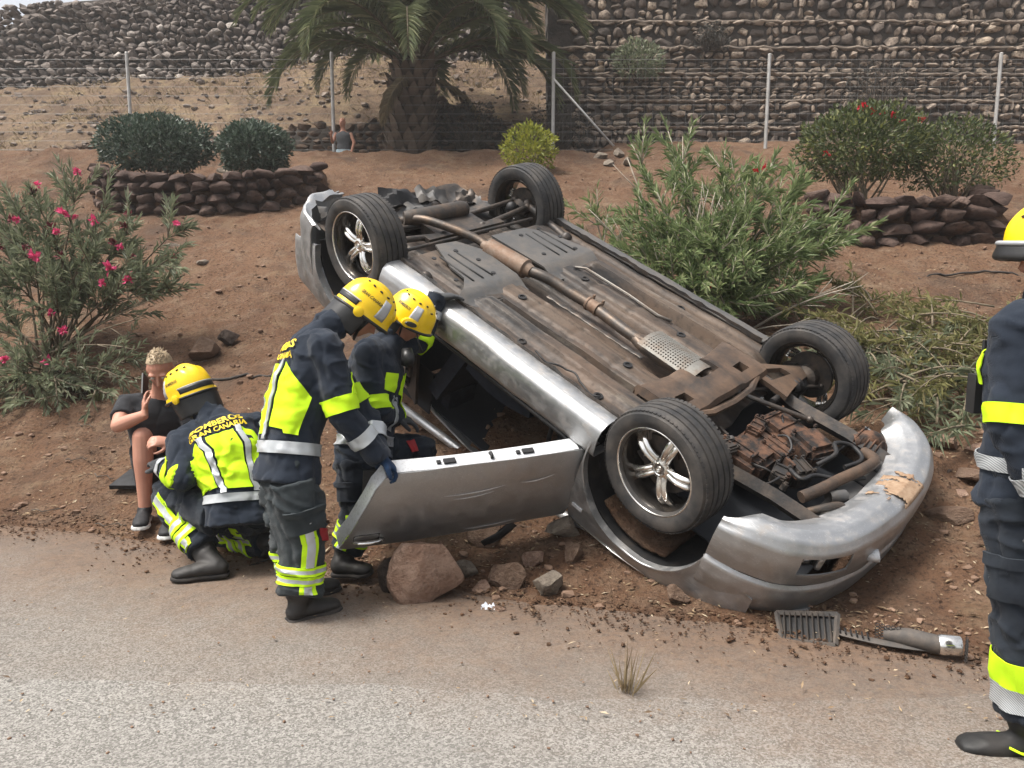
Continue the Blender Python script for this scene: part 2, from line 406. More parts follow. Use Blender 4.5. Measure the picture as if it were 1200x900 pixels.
ST_WALL = stone_set(100, M_WALLST, 10); ST_DRY = stone_set(130, M_DRYST, 10, .35); ST_LAVA = stone_set(160, M_LAVA, 9, .45); ST_PATH = stone_set(190, M_PATHST, 8, .5)
def terrace_wall():
    r = random.Random(21); o = empty('terraced_wall', (1.3, 17.6, 4.2), 'tall stepped retaining wall of dark and pale rubble behind the fence', 'stone wall')
    zc = 0.0; P = []; ch = .60; back = MB(); cap = []
    for k in range(8):
        y = .17*k
        back.box((6.2, y+.75, zc+ch/2-.1), (13.4, 1.2, ch+.2))
        cs = courses(12.8, ch*.93, .10, .27, .09, .38, r)
        P += rock_places([(a, b+zc, c_, d_) for a, b, c_, d_ in cs], r, .20, .0, y+.14)
        zc += ch
    back.build('backing', M_MORTAR, o); lay(o, ST_WALL, P, 300)
    M_LEDGE = noisy('ledge_earth', (.22, .175, .135), (.12, .098, .08), 3, .95, bump=.8, bscale=30, bdist=.03)
    for k in range(7):
        mb = MB(); z = ch*(k+1); y = .17*k
        mb.slab(120, 3, lambda u, v: (u*13-.3, y+.07+.18*v+.05*nz(u*70, k, v), z-.035+.06*nz(u*50, k*3, v*2)+.02*nz(u*190, k*5, 1)), .05); mb.build('ledge', M_LEDGE, o, smooth=True)
terrace_wall()
def hill_wall():
    r = random.Random(5); o = empty('hill_wall', (-17, 22.7, 6.9), 'long dry-stone wall of grey rubble high on the left hillside', 'stone wall')
    cs = courses(17.0, 3.0, .10, .20, .12, .30, r, top=lambda x: 3.0+.3*sin(x*.9)-.75*(1-sstep(1.5, 4.2, x))); sl = .06
    P = []
    for x, z, w, h in cs:
        zz = z + sl*(x-11) + .25*frac((x*.5, z, 0), 1, 3)
        R = Matrix.Rotation(r.uniform(-.5, .5), 4, 'Y') @ Matrix.Rotation(r.uniform(-.5, .5), 4, 'X')
        P.append((Matrix.Translation((x, .38*z+r.uniform(-.07, .07), zz)) @ R @ S4((w, .3, h*1.05)), w*h*(1.0 if x > 2.5 else .01)))
    lay(o, ST_DRY, P, 300)
    MB().slab(60, 4, lambda u, v: (17*u, .38*3.0*v+.2, (2.9-.75*(1-sstep(1.5, 4.2, 17*u)))*v+sl*(17*u-11)), .4).build('backing', M_MORTAR, o)
hill_wall()
def path_wall(name, label, x0, x1, h0, h1, seed, y=17.1):
    r = random.Random(seed); o = empty(name, (x0, y, 3.05), label, 'stone wall'); L = x1-x0
    cs = courses(L, max(h0, h1), .13, .20, .16, .34, r, top=lambda x: h0+(h1-h0)*x/L)
    lay(o, ST_PATH, rock_places(cs, r, .25, .15), 300)
    MB().slab(20, 2, lambda u, v: (L*u, .15+.25*v*max(h0, h1), (h0+(h1-h0)*u)*v), .3).build('backing', M_MORTAR, o)
path_wall('path_wall', 'low brown dry-stone wall by the path, left of the palm trunk', -9.5, -2.6, 1.25, 1.85, 31)
path_wall('path_wall', 'brown dry-stone wall behind the palm trunk, right of it', -1.75, 1.5, 2.35, 1.35, 32)
def planter(name, label, pts, h, seed, fill):
    """raised bed: curved front wall of fitted lava stones with earth behind"""
    r = random.Random(seed); pts = [V(p) for p in pts]; c = sum(pts, V())/len(pts); o = empty(name, c, label, 'planter')
    d = [0]
    for a, b in zip(pts, pts[1:]): d.append(d[-1]+(b-a).length)
    L = d[-1]
    def along(s): return V([interp(s, d, [p[i] for p in pts]) for i in range(3)])
    P = []; z = 0
    rows = [h*.27, h*.26, h*.25, h*.22]
    for ri, rh in enumerate(rows):
        x = -r.uniform(0, .2)
        while x < L:
            w = r.uniform(.16, .36); s = max(.02, min(L-.02, x+w/2)); p = along(s); t = (along(min(L, s+.1))-along(max(0, s-.1))).normalized()
            R = Matrix.Rotation(math.atan2(t.y, t.x), 4, 'Z') @ Matrix.Rotation(r.uniform(-.2, .2), 4, 'Y')
            P.append((Matrix.Translation(p-c+V((0, r.uniform(-.03, .03), z+rh/2+r.uniform(-.02, .02)))) @ R @ S4((w*1.04, .34, rh*1.12*r.uniform(.9, 1.12))), w*rh)); x += w*.97
        z += rh
    lay(o, ST_LAVA, P, 300)
    mb = MB(); fr = [along(L*i/24)-c for i in range(25)]
    def f(u, v):
        p = fr[min(24, int(round(u*24)))]; return (p.x*(1-.1*v), p.y+.05+fill*v, p.z+h*.93+.03*nz(u*9, v*5))
    mb.slab(24, 6, f, h*.9); mb.build('bed_earth', M_DIRT, o, smooth=40); return o
def onb(x, y, dz=-.08): return (x, y, gz(x, y, False)+dz)
planter('planter', 'raised bed of dark lava stone under the two round shrubs', [(-6.25, 12.2, 2.62), (-5.9, 11.75, 2.48), (-5.0, 11.5, 2.40), (-4.2, 11.5, 2.40), (-3.4, 11.8, 2.50), (-2.95, 12.3, 2.64)], .62, 3, 1.3)
planter('planter', 'raised bed of dark lava stone under the red hibiscus', [(3.5, 9.3, 1.95), (4.1, 9.02, 1.86), (4.8, 9.0, 1.86), (5.45, 9.05, 1.88), (5.62, 9.7, 2.05)], .60, 4, 1.2)
# ---- fence
M_POST = noisy('galvanised_post', (.36, .35, .33), (.48, .47, .45), 6, .55, .3, .1)
M_WIRE = noisy('fence_wire', (.20, .20, .195), (.26, .26, .25), 10, .6, .3, 0)
def fence():
    o = empty('wire_fence', (0, 16, 3.9), 'tall wire mesh fence on thin pale posts below the stone walls', 'fence')
    tops = [(-11.6, 16, 5.85), (-7.5, 16, 5.85), (-3.52, 16, 5.85), (.80, 16, 5.85), (5.0, 16, 5.82), (9.5, 16, 5.84), (13.6, 16, 5.85)]
    for k, (x, y, z) in enumerate(tops):
        mb = MB(); zb = gz(x, y, False)-.1; mb.tube([(x, 0, zb-3.9), (x+.01, 0, z-3.9)], .035, 8); mb.ball((x+.01, 0, z-3.9), (.037, .037, .02), 8); mb.build('post', M_POST, o, smooth=40)
    mb = MB(); mb.tube([(.82, -.02, 1.45), (1.95, -.45, .12)], .022, 8); mb.build('brace', M_POST, o, smooth=True)
    mb = MB()
    for i in range(11):
        z = 5.72-3.9-i*.17
        if z < .1: break
        mb.tube([(x, -.02, z+.01*nz(x, i)) for x in np.linspace(-11.6, 13.6, 30)], .003, 4, caps=False)
    x = 1.0
    while x < 13.6: mb.tube([(x, -.02, .25), (x, -.02, 1.82)], 0.002, 3, caps=False); x += .16
    mb.build('wire_mesh', M_WIRE, o)
fence()
# ================================================================ plants
def leaf_mat(name, c1, c2, c3=None, rough=.55, trans=.35):
    t = NT(name); g = t.n('ShaderNodeNewGeometry').outputs['Random Per Island']
    nd = t.n('ShaderNodeValToRGB'); cr = nd.color_ramp; cr.elements[0].color = (*c1, 1); cr.elements[1].color = (*c2, 1); cr.elements[1].position = .8 if c3 else 1
    if c3: e = cr.elements.new(1.0); e.color = (*c3, 1)
    t.t.links.new(g, nd.inputs[0]); c = t.mix(t.math('MULTIPLY', t.ramp(t.noise(3.2, 4), .4, .7), .5), nd.outputs[0], tuple(x*.55 for x in c1))
    t.base(c, rough, 0, .4); tr = t.n('ShaderNodeBsdfTranslucent'); t.set(tr.inputs[0], c); mx = t.n('ShaderNodeMixShader'); mx.inputs[0].default_value = trans
    t.t.links.new(t.p.outputs[0], mx.inputs[1]); t.t.links.new(tr.outputs[0], mx.inputs[2]); t.t.links.new(mx.outputs[0], t.out.inputs[0]); return t.m
M_OLE = leaf_mat('oleander_leaf', (.11, .165, .065), (.26, .315, .135), (.44, .46, .26)); M_OLE_D = leaf_mat('dull_oleander_leaf', (.125, .150, .090), (.235, .260, .155), (.37, .36, .25))
M_CUT = leaf_mat('wilting_leaf', (.13, .135, .050), (.27, .25, .10), (.36, .29, .16)); M_SHRUB = leaf_mat('dark_shrub_leaf', (.034, .058, .040), (.085, .120, .082), (.20, .24, .19), .4, .2)
M_HIB = leaf_mat('hibiscus_leaf', (.045, .066, .024), (.11, .13, .045), (.22, .23, .07)); M_YEL = leaf_mat('yellow_green_leaf', (.17, .20, .025), (.38, .38, .05), (.10, .14, .02))
M_PALM = leaf_mat('palm_leaflet', (.095, .120, .055), (.195, .22, .105), (.36, .36, .20), .45, .25); M_PALM_DRY = leaf_mat('dry_palm_leaflet', (.14, .105, .060), (.27, .21, .12), None, .8, .1)
M_STRAW = leaf_mat('dry_straw', (.21, .155, .085), (.36, .28, .16), None, .9, .2); M_WEED = leaf_mat('weed_blade', (.12, .15, .05), (.32, .30, .14), None, .8, .2)
M_TWIG = noisy('pale_twig', (.26, .22, .17), (.38, .34, .28), 14, .85); M_STEM = noisy('green_brown_stem', (.085, .070, .045), (.17, .135, .09), 12, .85); M_DARKTWIG = noisy('dark_dry_twig', (.050, .040, .032), (.10, .08, .062), 10, .9)
M_PINK = leaf_mat('pink_petal', (.62, .045, .16), (.78, .10, .24), None, .6, .25); M_REDP = leaf_mat('red_petal', (.55, .012, .03), (.70, .03, .05), None, .6, .2); M_BROWNFL = leaf_mat('withered_petal', (.10, .022, .026), (.18, .04, .045), None, .8, .1)
def leaf(mb, p, d, n, L, w, droop=0.0):
    d = d.normalized(); s = d.cross(n); s = s.normalized() if s.length > 1e-4 else d.orthogonal().normalized(); n2 = s.cross(d); m = p+d*(L*.45)
    tip = p+d*L-V((0, 0, droop*L)); mb.add([p, m+s*w*.5+n2*w*.22, tip, m-s*w*.5+n2*w*.22], [(0, 3, 2), (0, 2, 1)])
def rdir(r): return V((r.gauss(0, 1), r.gauss(0, 1), r.gauss(0, 1))).normalized()
def arcpts(a, b, sag, n=8):
    return [a.lerp(b, i/n)+V((0, 0, sag*4*(i/n)*(1-i/n))) for i in range(n+1)]
def flower(parent, off, p, r, mat, name='flower', size=.05):
    mb = MB()
    for k in range(16): leaf(mb, p+rdir(r)*size*.25, (rdir(r)+V((0, -.2, .4))), rdir(r), size*r.uniform(.6, 1), size*.55)
    return mb.build(name, mat, parent, off)
def oleander(label, base, tips, leafm, stemm, seed, per=34, L=(.09, .15), flowers=(), sub=5, bare=(), spread=.25, nodes=14):
    """tips: end points of the main stems; side shoots carry whorls of narrow leaves"""
    r = random.Random(seed); base = V(base); o = empty('oleander_bush', base, label, 'bush'); st = MB(); lv = MB()
    for ti, tip in enumerate(tips):
        tip = V(tip); b = base+V((r.uniform(-.12, .12), r.uniform(-.12, .12), 0)); P = arcpts(b, tip, r.uniform(.02, .16)); st.tube(P, [.013-.009*i/8 for i in range(9)], 5)
        shoots = [(P[6], P[8], P[8])]
        for k in range(sub):
            q = P[r.randint(3, 7)]; d = ((tip-b).normalized()*.8+rdir(r)*.9+V((0, 0, .35))).normalized(); e = q+d*r.uniform(.18, .42); st.tube([q, q.lerp(e, .5)+V((0, 0, -.01)), e], [.006, .005, .003], 4); shoots.append((q.lerp(e, .25), e, e))
        for a, e, _ in shoots:
            d = (e-a).normalized(); n = int(nodes*r.uniform(.7, 1.2))
            for k in range(n):
                t = k/(n-1); c = a.lerp(e, t); 
                for w in range(3):
                    ax = rdir(r); out = (ax-d*ax.dot(d)).normalized(); an = r.uniform(.45, 1.05)*(1-.45*t); leaf(lv, c, d*cos(an)+out*sin(an), (d+V((0, 0, .5))), r.uniform(*L), r.uniform(.014, .024), r.uniform(0, .25))
    for a, b in bare: 
        P = arcpts(V(a), V(b), r.uniform(.0, .08)); st.tube(P, [.009-.005*i/8 for i in range(9)], 5)
        for k in range(3):
            q = P[r.randint(4, 7)]; e = q+((V(b)-V(a)).normalized()+rdir(r)*.6)*r.uniform(.1, .3); st.tube([q, e], [.005, .002], 4)
    st.build('stems', stemm, o, base, smooth=True); lv.build('foliage', leafm, o, base)
    for p, m, s in flowers: flower(o, base, V(p), r, m, size=s)
    return o
def tipset(r, n, lo, hi, mind=0.0):
    return [tuple(r.uniform(a, b) for a, b in zip(lo, hi)) for _ in range(n)]
R_ = random.Random(12)
# left bush with pink flowers
tl = [at(*p) for p in ((92, 215, 7.3), (70, 262, 7.2), (128, 236, 7.4), (160, 262, 7.2), (215, 262, 7.3), (205, 300, 7.0), (222, 335, 7.1), (20, 236, 7.4), (-20, 260, 7.1), (40, 290, 6.8), (-40, 320, 7.2), (110, 300, 6.9), (150, 330, 6.8), (180, 345, 7.0), (10, 330, 6.7), (65, 335, 6.7), (-60, 370, 7.0), (120, 250, 7.7), (30, 200+40, 7.7), (190, 300, 7.5), (85, 290, 7.6), (10, 270, 7.4), (55, 240, 7.5), (140, 285, 7.3), (100, 330, 7.1))]
fl = [(at(x, y, d), M_PINK, s) for x, y, d, s in ((90, 202, 7.28, .05), (44, 216, 7.35, .045), (75, 250, 7.1, .07), (110, 258, 7.15, .055), (20, 258, 7.2, .05), (40, 300, 6.75, .075), (128, 315, 6.85, .075), (150, 328, 6.75, .06), (120, 332, 6.8, .05), (140, 290, 7.0, .045), (73, 388, 6.7, .06), (55, 424, 6.6, .06), (4, 422, 6.6, .065), (60, 366, 6.8, .05), (205, 300, 7.0, .04), (207, 262, 7.25, .05), (66, 272, 7.0, .05), (88, 255, 7.2, .045), (155, 322, 6.9, .045))]
fl += [(at(x, y, d), M_BROWNFL, s) for x, y, d, s in ((14, 258, 7.2, .06), (70, 300, 7.0, .06), (30, 290, 6.9, .06), (150, 250, 7.2, .05), (145, 265, 7.1, .06), (132, 285, 7.0, .06), (0, 290, 7.0, .06), (60, 265, 7.1, .06), (24, 425, 6.6, .05), (40, 225, 7.3, .05), (155, 300, 7.0, .05))]
oleander('oleander bush with pink flowers at the left edge', (-4.3, 7.35, gz(-4.3, 7.35)-.05), tl, M_OLE_D, M_STEM, 3, flowers=fl, sub=8, nodes=12, bare=[((-4.2, 7.2, .9), at(170, 372, 6.6)), ((-4.2, 7.2, .9), at(180, 350, 6.7)), ((-4.3, 7.1, .85), at(160, 410, 6.3)), (at(10, 380, 6.7), at(50, 415, 6.6))])
# low scrub under it
tl = [at(R_.uniform(-20, 190), R_.uniform(380, 450), R_.uniform(6.2, 6.9)) for _ in range(22)]
oleander('low dull scrub on the bank below the pink oleander', (-4.0, 6.9, gz(-4, 6.9)-.05), [(p.x, p.y, gz(p.x, p.y)+.10+.1*R_.random()) for p in tl], M_OLE_D, M_STEM, 4, sub=4, nodes=8, L=(.06, .11))
# big bush behind the car
tc = [at(*p) for p in ((795, 175, 7.6), (850, 175, 7.5), (905, 190, 7.4), (945, 215, 7.2), (985, 245, 7.0), (1000, 275, 6.8), (970, 290, 6.7), (930, 260, 6.8), (890, 225, 7.0), (850, 215, 7.1), (810, 215, 7.2), (770, 225, 7.2), (745, 250, 7.1), (870, 265, 6.7), (910, 300, 6.5), (950, 330, 6.4), (980, 350, 6.5), (830, 260, 6.8), (790, 270, 6.8), (750, 300, 6.7), (770, 330, 6.5), (820, 320, 6.4), (860, 330, 6.3), (900, 345, 6.2), (880, 290, 6.5), (730, 290, 6.9), (840, 295, 6.5), (800, 300, 6.6), (925, 235, 7.0), (960, 260, 6.9), (870, 200, 7.3), (740, 168, 7.7), (780, 145, 7.8), (885, 320, 6.2), (940, 300, 6.5), (760, 270, 6.9), (815, 350, 6.3), (850, 360, 6.2))]
fl = [(at(x, y, d), M_REDP, .035) for x, y, d in ((886, 200, 6.9), (896, 196, 7.0), (833, 335, 6.3))]
oleander('large green oleander bush behind the overturned car', (1.75, 7.0, gz(1.75, 7.0)-.1), tc, M_OLE, M_TWIG, 5, flowers=fl, sub=10, nodes=11, L=(.08, .15), bare=[((1.5, 6.9, 1.2), at(*p)) for p in ((735, 185, 7.3), (800, 160, 7.5), (690, 245, 7.0), (838, 225, 6.9), (845, 230, 6.9), (830, 222, 6.9), (820, 240, 6.9), (855, 235, 6.9), (735, 335, 6.5))]+[((2.0, 6.7, 1.1), at(*p)) for p in ((960, 385, 6.1), (930, 400, 6.0), (1010, 335, 6.2), (1000, 330, 6.3))])
oleander('young oleander shoots left of the big bush', (.95, 8.0, gz(.95, 8.0)-.05), [at(*p) for p in ((690, 235, 8.0), (712, 250, 7.9), (720, 285, 7.7), (700, 290, 7.8), (735, 260, 8.0), (685, 275, 7.9))], M_OLE, M_TWIG, 6, sub=2, nodes=9)
# cut branches lying on the bank at the right
def cut_pile(label, spots, seed, n=26, mat=None):
    r = random.Random(seed); cx, cy = spots[0]; base = V((cx, cy, gz(cx, cy))); o = empty('cut_branches', base, label, 'branches'); lv = MB(); st = MB()
    for k in range(n):
        x, y = spots[k % len(spots)]; x += r.uniform(-.4, .4); y += r.uniform(-.35, .35); a = r.uniform(0, 2*pi); L = r.uniform(.4, 1.0); p = V((x, y, gz(x, y)+r.uniform(.03, .20))); e = p+V((cos(a)*L, sin(a)*L*.7, 0)); e.z = gz(e.x, e.y)+r.uniform(.04, .30)
        P = arcpts(p, e, r.uniform(0, .08), 6); st.tube(P, [.010-.007*i/6 for i in range(7)], 5)
        for j in range(46):
            t = r.uniform(.3, 1.0); c = p.lerp(e, t)+V((0, 0, .02)); leaf(lv, c, ((e-p).normalized()*.7+rdir(r)), rdir(r)+V((0, 0, 1)), r.uniform(.07, .14), r.uniform(.012, .02), .2)
    st.build('stems', M_STEM, o, base, smooth=True); lv.build('foliage', mat or M_CUT, o, base); return o
cut_pile('pile of cut yellowing branches on the bank at the right', [(3.0, 6.2), (3.5, 6.1), (2.9, 5.8), (3.4, 5.6), (3.1, 5.3), (2.7, 6.4), (3.9, 6.2), (3.3, 5.9), (2.8, 5.5)], 8, 85)
cut_pile('greener cut branches beside the far front wheel', [(2.75, 5.6), (2.8, 5.2), (2.85, 5.0), (2.85, 5.5)], 9, 34, M_OLE_D)
# rounded shrubs
def dense_shrub(name, label, c, rad, mat, seed, n=4200, L=(.055, .095), stems=10, base_z=None, stemm=M_DARKTWIG, flowers=(), clump=.5, cat='shrub'):
    r = random.Random(seed); c = V(c); bz = base_z if base_z is not None else c.z-rad[2]*1.05; base = V((c.x, c.y, bz)); o = empty(name, base, label, cat); lv = MB(); st = MB()
    for k in range(stems):
        d = rdir(r); d.z = abs(d.z)*.6; e = c+V((d.x*rad[0]*.75, d.y*rad[1]*.75, d.z*rad[2]*.7)); b = base+V((r.uniform(-.15, .15)*rad[0], r.uniform(-.15, .15), 0)); P = arcpts(b, e, -.04, 6); st.tube(P, [.016-.011*i/6 for i in range(7)], 5)
        for j in range(3): q = P[r.randint(2, 5)]; st.tube([q, q+(rdir(r)+V((0, 0, .5)))*.25], [.006, .002], 4)
    k = 0
    while k < n:
        d = rdir(r); ph = math.atan2(d.y, d.x); f = 1+.16*noise.noise(V((d.x*2.2, d.y*2.2, d.z*2.2+seed)))+.10*noise.noise(d*6); rr = r.random()**(.28)
        p = V((d.x*rad[0], d.y*rad[1], d.z*rad[2]))*f*rr
        if noise.noise(p*(2.5/max(rad[2], .3))+V((seed, 0, 0))) < -clump*.55: k += .35; continue
        if p.z < -rad[2]*.72: k += .2; continue
        leaf(lv, c+p, (d*.8+rdir(r)*.8+V((0, 0, .35))), d+rdir(r)*.5, r.uniform(*L), r.uniform(*L)*.45); k += 1
    st.build('stems', stemm, o, base, smooth=True); lv.build('foliage', mat, o, base)
    for p, m, s in flowers: flower(o, base, V(p), r, m, size=s)
    return o
dense_shrub('round_shrub', 'wider dark green round shrub in the left planter', at(183, 172, 12.5), (.88, .65, .46), M_SHRUB, 1, 8500, base_z=2.95)
dense_shrub('round_shrub', 'smaller dark green round shrub in the left planter', at(299, 176, 12.5), (.54, .5, .42), M_SHRUB, 2, 5500, base_z=2.95)
hf = [(at(x, y, 9.6), M_REDP, .06) for x, y in ((1008, 128), (1022, 130), (1034, 132), (1058, 142), (1012, 125), (968, 181), (1080, 140), (1046, 136))]
dense_shrub('hibiscus_shrub', 'hibiscus shrub with a few red flowers in the right planter', at(1012, 172, 9.8), (.82, .6, .50), M_HIB, 3, 5600, (.05, .085), 22, base_z=2.35, stemm=M_STEM, flowers=hf, clump=.6)
dense_shrub('hibiscus_shrub', 'sparser low shrub right of the hibiscus, no flowers', at(1118, 186, 9.75), (.72, .5, .48), M_HIB, 4, 3000, (.045, .075), 20, base_z=2.30, stemm=M_STEM, clump=.7)
dense_shrub('yellow_shrub', 'small yellow-green shrub on the bank below the palm', at(620, 176, 13.3), (.46, .42, .42), M_YEL, 5, 1500, (.06, .10), 10, base_z=gz(.28, 13.4)-.03, stemm=M_STEM)
dense_shrub('wall_shrub', 'pale green shrub growing out of the stepped wall', at(748, 72, 17.65), (.55, .3, .42), M_OLE_D, 6, 900, (.08, .14), 9)
for i, (x, y, d, w, h, lb) in enumerate(((548, 140, 16.9, .75, .62, 'dark dry bush right of the palm trunk'), (655, 140, 16.8, .6, .6, 'dark dry bush by the leaning fence brace'), (1030, 95, 17.6, .75, .75, 'dark dry creeper hanging on the stepped wall'), (835, 42, 18.0, .3, .3, 'small dark dry tuft high on the stepped wall'))):
    c = at(x, y, d); r = random.Random(40+i); base = c-V((0, 0, h)); o = empty('dry_bush', base, lb, 'bush'); st = MB(); lv = MB()
    for k in range(70):
        dd = rdir(r); dd.z = abs(dd.z); e = c+V((dd.x*w, dd.y*.3, (dd.z-.6)*h*1.2)); st.tube(arcpts(base+V((r.uniform(-.2, .2), 0, 0)), e, .05, 5), [.010-.0015*j for j in range(6)], 4)
        for j in range(7): leaf(lv, e+rdir(r)*.15, rdir(r), rdir(r), .09, .03, .3)
    st.build('stems', M_DARKTWIG, o, base); lv.build('foliage', leaf_mat('dark_dry_leaf', (.035, .034, .028), (.075, .066, .052), None, .8, .05), o, base)
# ---------------------------------------------------------------- palm
def palm():
    x, y = -2.25, 16.65; base = V((x, y, 3.0)); top = V((x+.28, y, 5.72)); o = empty('palm_tree', base, 'date palm with arching fronds and rough trunk behind the bank', 'palm tree')
    mb = MB(); n = 26; mb.tube([base.lerp(top, i/12) for i in range(13)], [interp(i/12, [0, .1, .45, .7, 1], [.48, .43, .38, .40, .34])*(1+.04*sin(i*2.3)) for i in range(13)], n); mb.build('trunk', noisy('palm_trunk_bark', (.055, .040, .030), (.13, .095, .07), 5, .95, bump=1, bscale=22, bdist=.06), o, base, smooth=True)
    r = random.Random(17)
    lb = MB(); lb.add([(-.10, 0, 0), (.10, 0, 0), (.085, .07, .16), (-.085, .07, .16), (0, .15, .30), (-.07, -.06, .1), (.07, -.06, .1), (0, .06, .27)], [(0, 1, 2, 3), (3, 2, 4), (5, 7, 4, 3), (0, 3, 5), (1, 6, 2), (6, 7, 5), (6, 2, 4, 7), (0, 5, 6, 1)])
    me = lb.mesh('leaf_base'); me.materials.append(noisy('palm_leaf_base', (.075, .054, .040), (.17, .125, .09), 4, .9, bump=.6, jitter=.35))
    for k in range(150):
        h = k/150; a = k*2.39996; c = base.lerp(top, .08+.92*h); rad = interp(.08+.92*h, [0, .1, .45, .7, 1], [.50, .45, .41, .45, .38]); ob = bpy.data.objects.new('leaf_base', me); COL.objects.link(ob); ob.parent = o
        M = Matrix.Translation(c-base+V((cos(a)*rad, sin(a)*rad, 0))) @ Matrix.Rotation(a-pi/2, 4, 'Z') @ Matrix.Rotation(r.uniform(-.1, .25), 4, 'X') @ Matrix.Diagonal((r.uniform(.9, 1.3), 1, r.uniform(.7, 1.15), 1)); ob.matrix_local = M
    def frond_mesh(el, L, curve, dry, seed):
        rr = random.Random(seed); mb = MB(); P = []; p = V((0, 0, 0)); e = radians(el); n = 26; twist = rr.uniform(-.25, .25); az = 0
        for i in range(n+1):
            P.append(p.copy()); t = i/n; e -= radians(curve)/n*(.35+1.5*t); az += twist/n; p = p+V((cos(e)*cos(az), cos(e)*sin(az), sin(e)))*(L/n)
        mb.tube(P, [interp(i/n, [0, .08, .3, 1], [.055, .035, .022, .005]) for i in range(n+1)], 5, mi=1)
        N = 110
        for i in range(N):
            t = .12+.88*i/N; k = t*n; j = min(n-1, int(k)); c = P[j].lerp(P[j+1], k-j); d = (P[j+1]-P[j]).normalized(); s = d.cross(UP0).normalized(); u = s.cross(d)
            ll = L*.125*interp(t, [.1, .25, .5, .8, 1], [.35, .85, 1.05, .8, .35])*rr.uniform(.85, 1.1)
            for sg in (1, -1):
                f = .62+.5*t; dirv = (s*sg*(1.15-.55*t)+d*f+u*rr.uniform(.10, .60)+d*rr.uniform(-.15, .15)).normalized(); leaf(mb, c, dirv, u, ll*1.25*rr.uniform(.8, 1.1), 0.028, .10+(.45 if dry else 0)+.22*rr.random())
        me = mb.mesh('frond'); me.materials.append(M_PALM_DRY if dry else M_PALM); me.materials.append(M_STEM if not dry else M_PALM_DRY); return me
    UP0 = V((0, .0001, 1))
    variants = {'up': [frond_mesh(76, 3.8, 70, 0, 1), frond_mesh(68, 4.1, 85, 0, 2)], 'mid': [frond_mesh(60, 4.3, 112, 0, 3), frond_mesh(52, 4.4, 108, 0, 4), frond_mesh(64, 4.2, 112, 0, 9)], 'low': [frond_mesh(42, 4.2, 115, 0, 5), frond_mesh(34, 3.9, 108, 0, 6)], 'dry': [frond_mesh(-8, 2.4, 70, 1, 7), frond_mesh(-25, 2.0, 50, 1, 8)]}
    def put(cls, az, k, h=0.0, sc=1.0):
        me = variants[cls][k % len(variants[cls])]; ob = bpy.data.objects.new('frond', me); COL.objects.link(ob); ob.parent = o
        c = top+V((cos(az)*.18, sin(az)*.18, h))-base; ob.matrix_local = Matrix.Translation(c) @ Matrix.Rotation(az, 4, 'Z') @ Matrix.Diagonal((sc, sc, sc, 1)); return ob
    for k in range(18): put('up', k*2.39996+.3, k, .42, r.uniform(.85, 1.1))
    for k in range(34): put('mid', k*2.39996+1.1, k, .26, r.uniform(.8, 1.1))
    for k in range(15): put('low', k*2.39996+.5, k, .04, r.uniform(.65, 1.0))
    for k in range(3): d = put('dry', k*2.39996+2.0, k, -.12, r.uniform(.6, 1.0))
palm()
# ---------------------------------------------------------------- straw on the hillside, stuff
def scatter_straw():
    r = random.Random(77); mb = MB(); k = 0
    while k < 7000:
        x = r.uniform(-14, 2.2); y = r.uniform(17.4, 25)
        if noise.noise(V((x*.5, y*.7, 4))) < .02 and r.random() < .85: k += .15; continue
        p = V((x, y, hill(x, y))); leaf(mb, p, V((r.gauss(0, .5), r.gauss(0, .4)-.3, 1)), rdir(r), r.uniform(.08, .26), .016, .3); k += 1
    tag(mb.build('dry_grass', M_STRAW), 'dry straw-coloured grass on the hillside', kind='stuff')
    mb = MB(); sm = [stone_mesh(300+i, .4) for i in range(6)]
    for k in range(1000):
        x = r.uniform(-15, 2.4); y = r.uniform(17.4, 24.5); s = r.uniform(.05, .16)*(1.5 if r.random() < .08 else 1); M = Matrix.Translation((x, y, hill(x, y)+s*.1)) @ Matrix.Rotation(r.uniform(0, 6), 4, 'Z') @ S4((s*1.3, s, s*.7)); me = sm[k % 6]; mb.add([M @ v.co for v in me.vertices], [tuple(p.vertices) for p in me.polygons])
    tag(mb.build('hillside_stones', noisy('hill_stone', (.115, .093, .078), (.22, .175, .142), 1.2, .95, bump=.5)), 'loose grey stones strewn over the hillside', kind='stuff')
scatter_straw()
# ================================================================ overturned car (built in car space: x forward, y left, z up as if on its wheels)
CAR = Matrix(((.6793, -.7143, -.1681, .4806), (-.584, -.665, .4654, 4.8525), (-.4443, -.218, -.869, 1.6544), (0, 0, 0, 1)))
car = empty('overturned_car', label='silver two-door coupe lying upside down on the bank, its door open', cat='car', mw=CAR)
def car_w(p): return CAR @ V(p)
def silver(k=1.0):
    t = NT('silver_paint'); o = t.sep()
    n = t.noise(2.2, 5, .6); n2 = t.noise(14, 5, .7); sc = t.noise(30, 3, .5, vec=t.vec((.35, 6, 14)))
    c = t.mix(t.ramp(n, .4, .7), (.42, .425, .43), (.34, .345, .345))
    d = t.math('MULTIPLY', t.ramp(n2, .50, .72), .50*k); c = t.mix(d, c, (.24, .185, .14))
    c = t.mix(t.math('MULTIPLY', t.ramp(sc, .60, .70), .6), c, (.72, .72, .71))
    r = t.math('MULTIPLY_ADD', t.ramp(n2, .4, .75), .22, .38)
    t.base(c, r, t.math('SUBTRACT', .82, d), .5); t.p.inputs['Coat Weight'].default_value = .15; t.p.inputs['Coat Roughness'].default_value = .12
    t.bump(t.noise(60, 3), .05, .002); return t.m
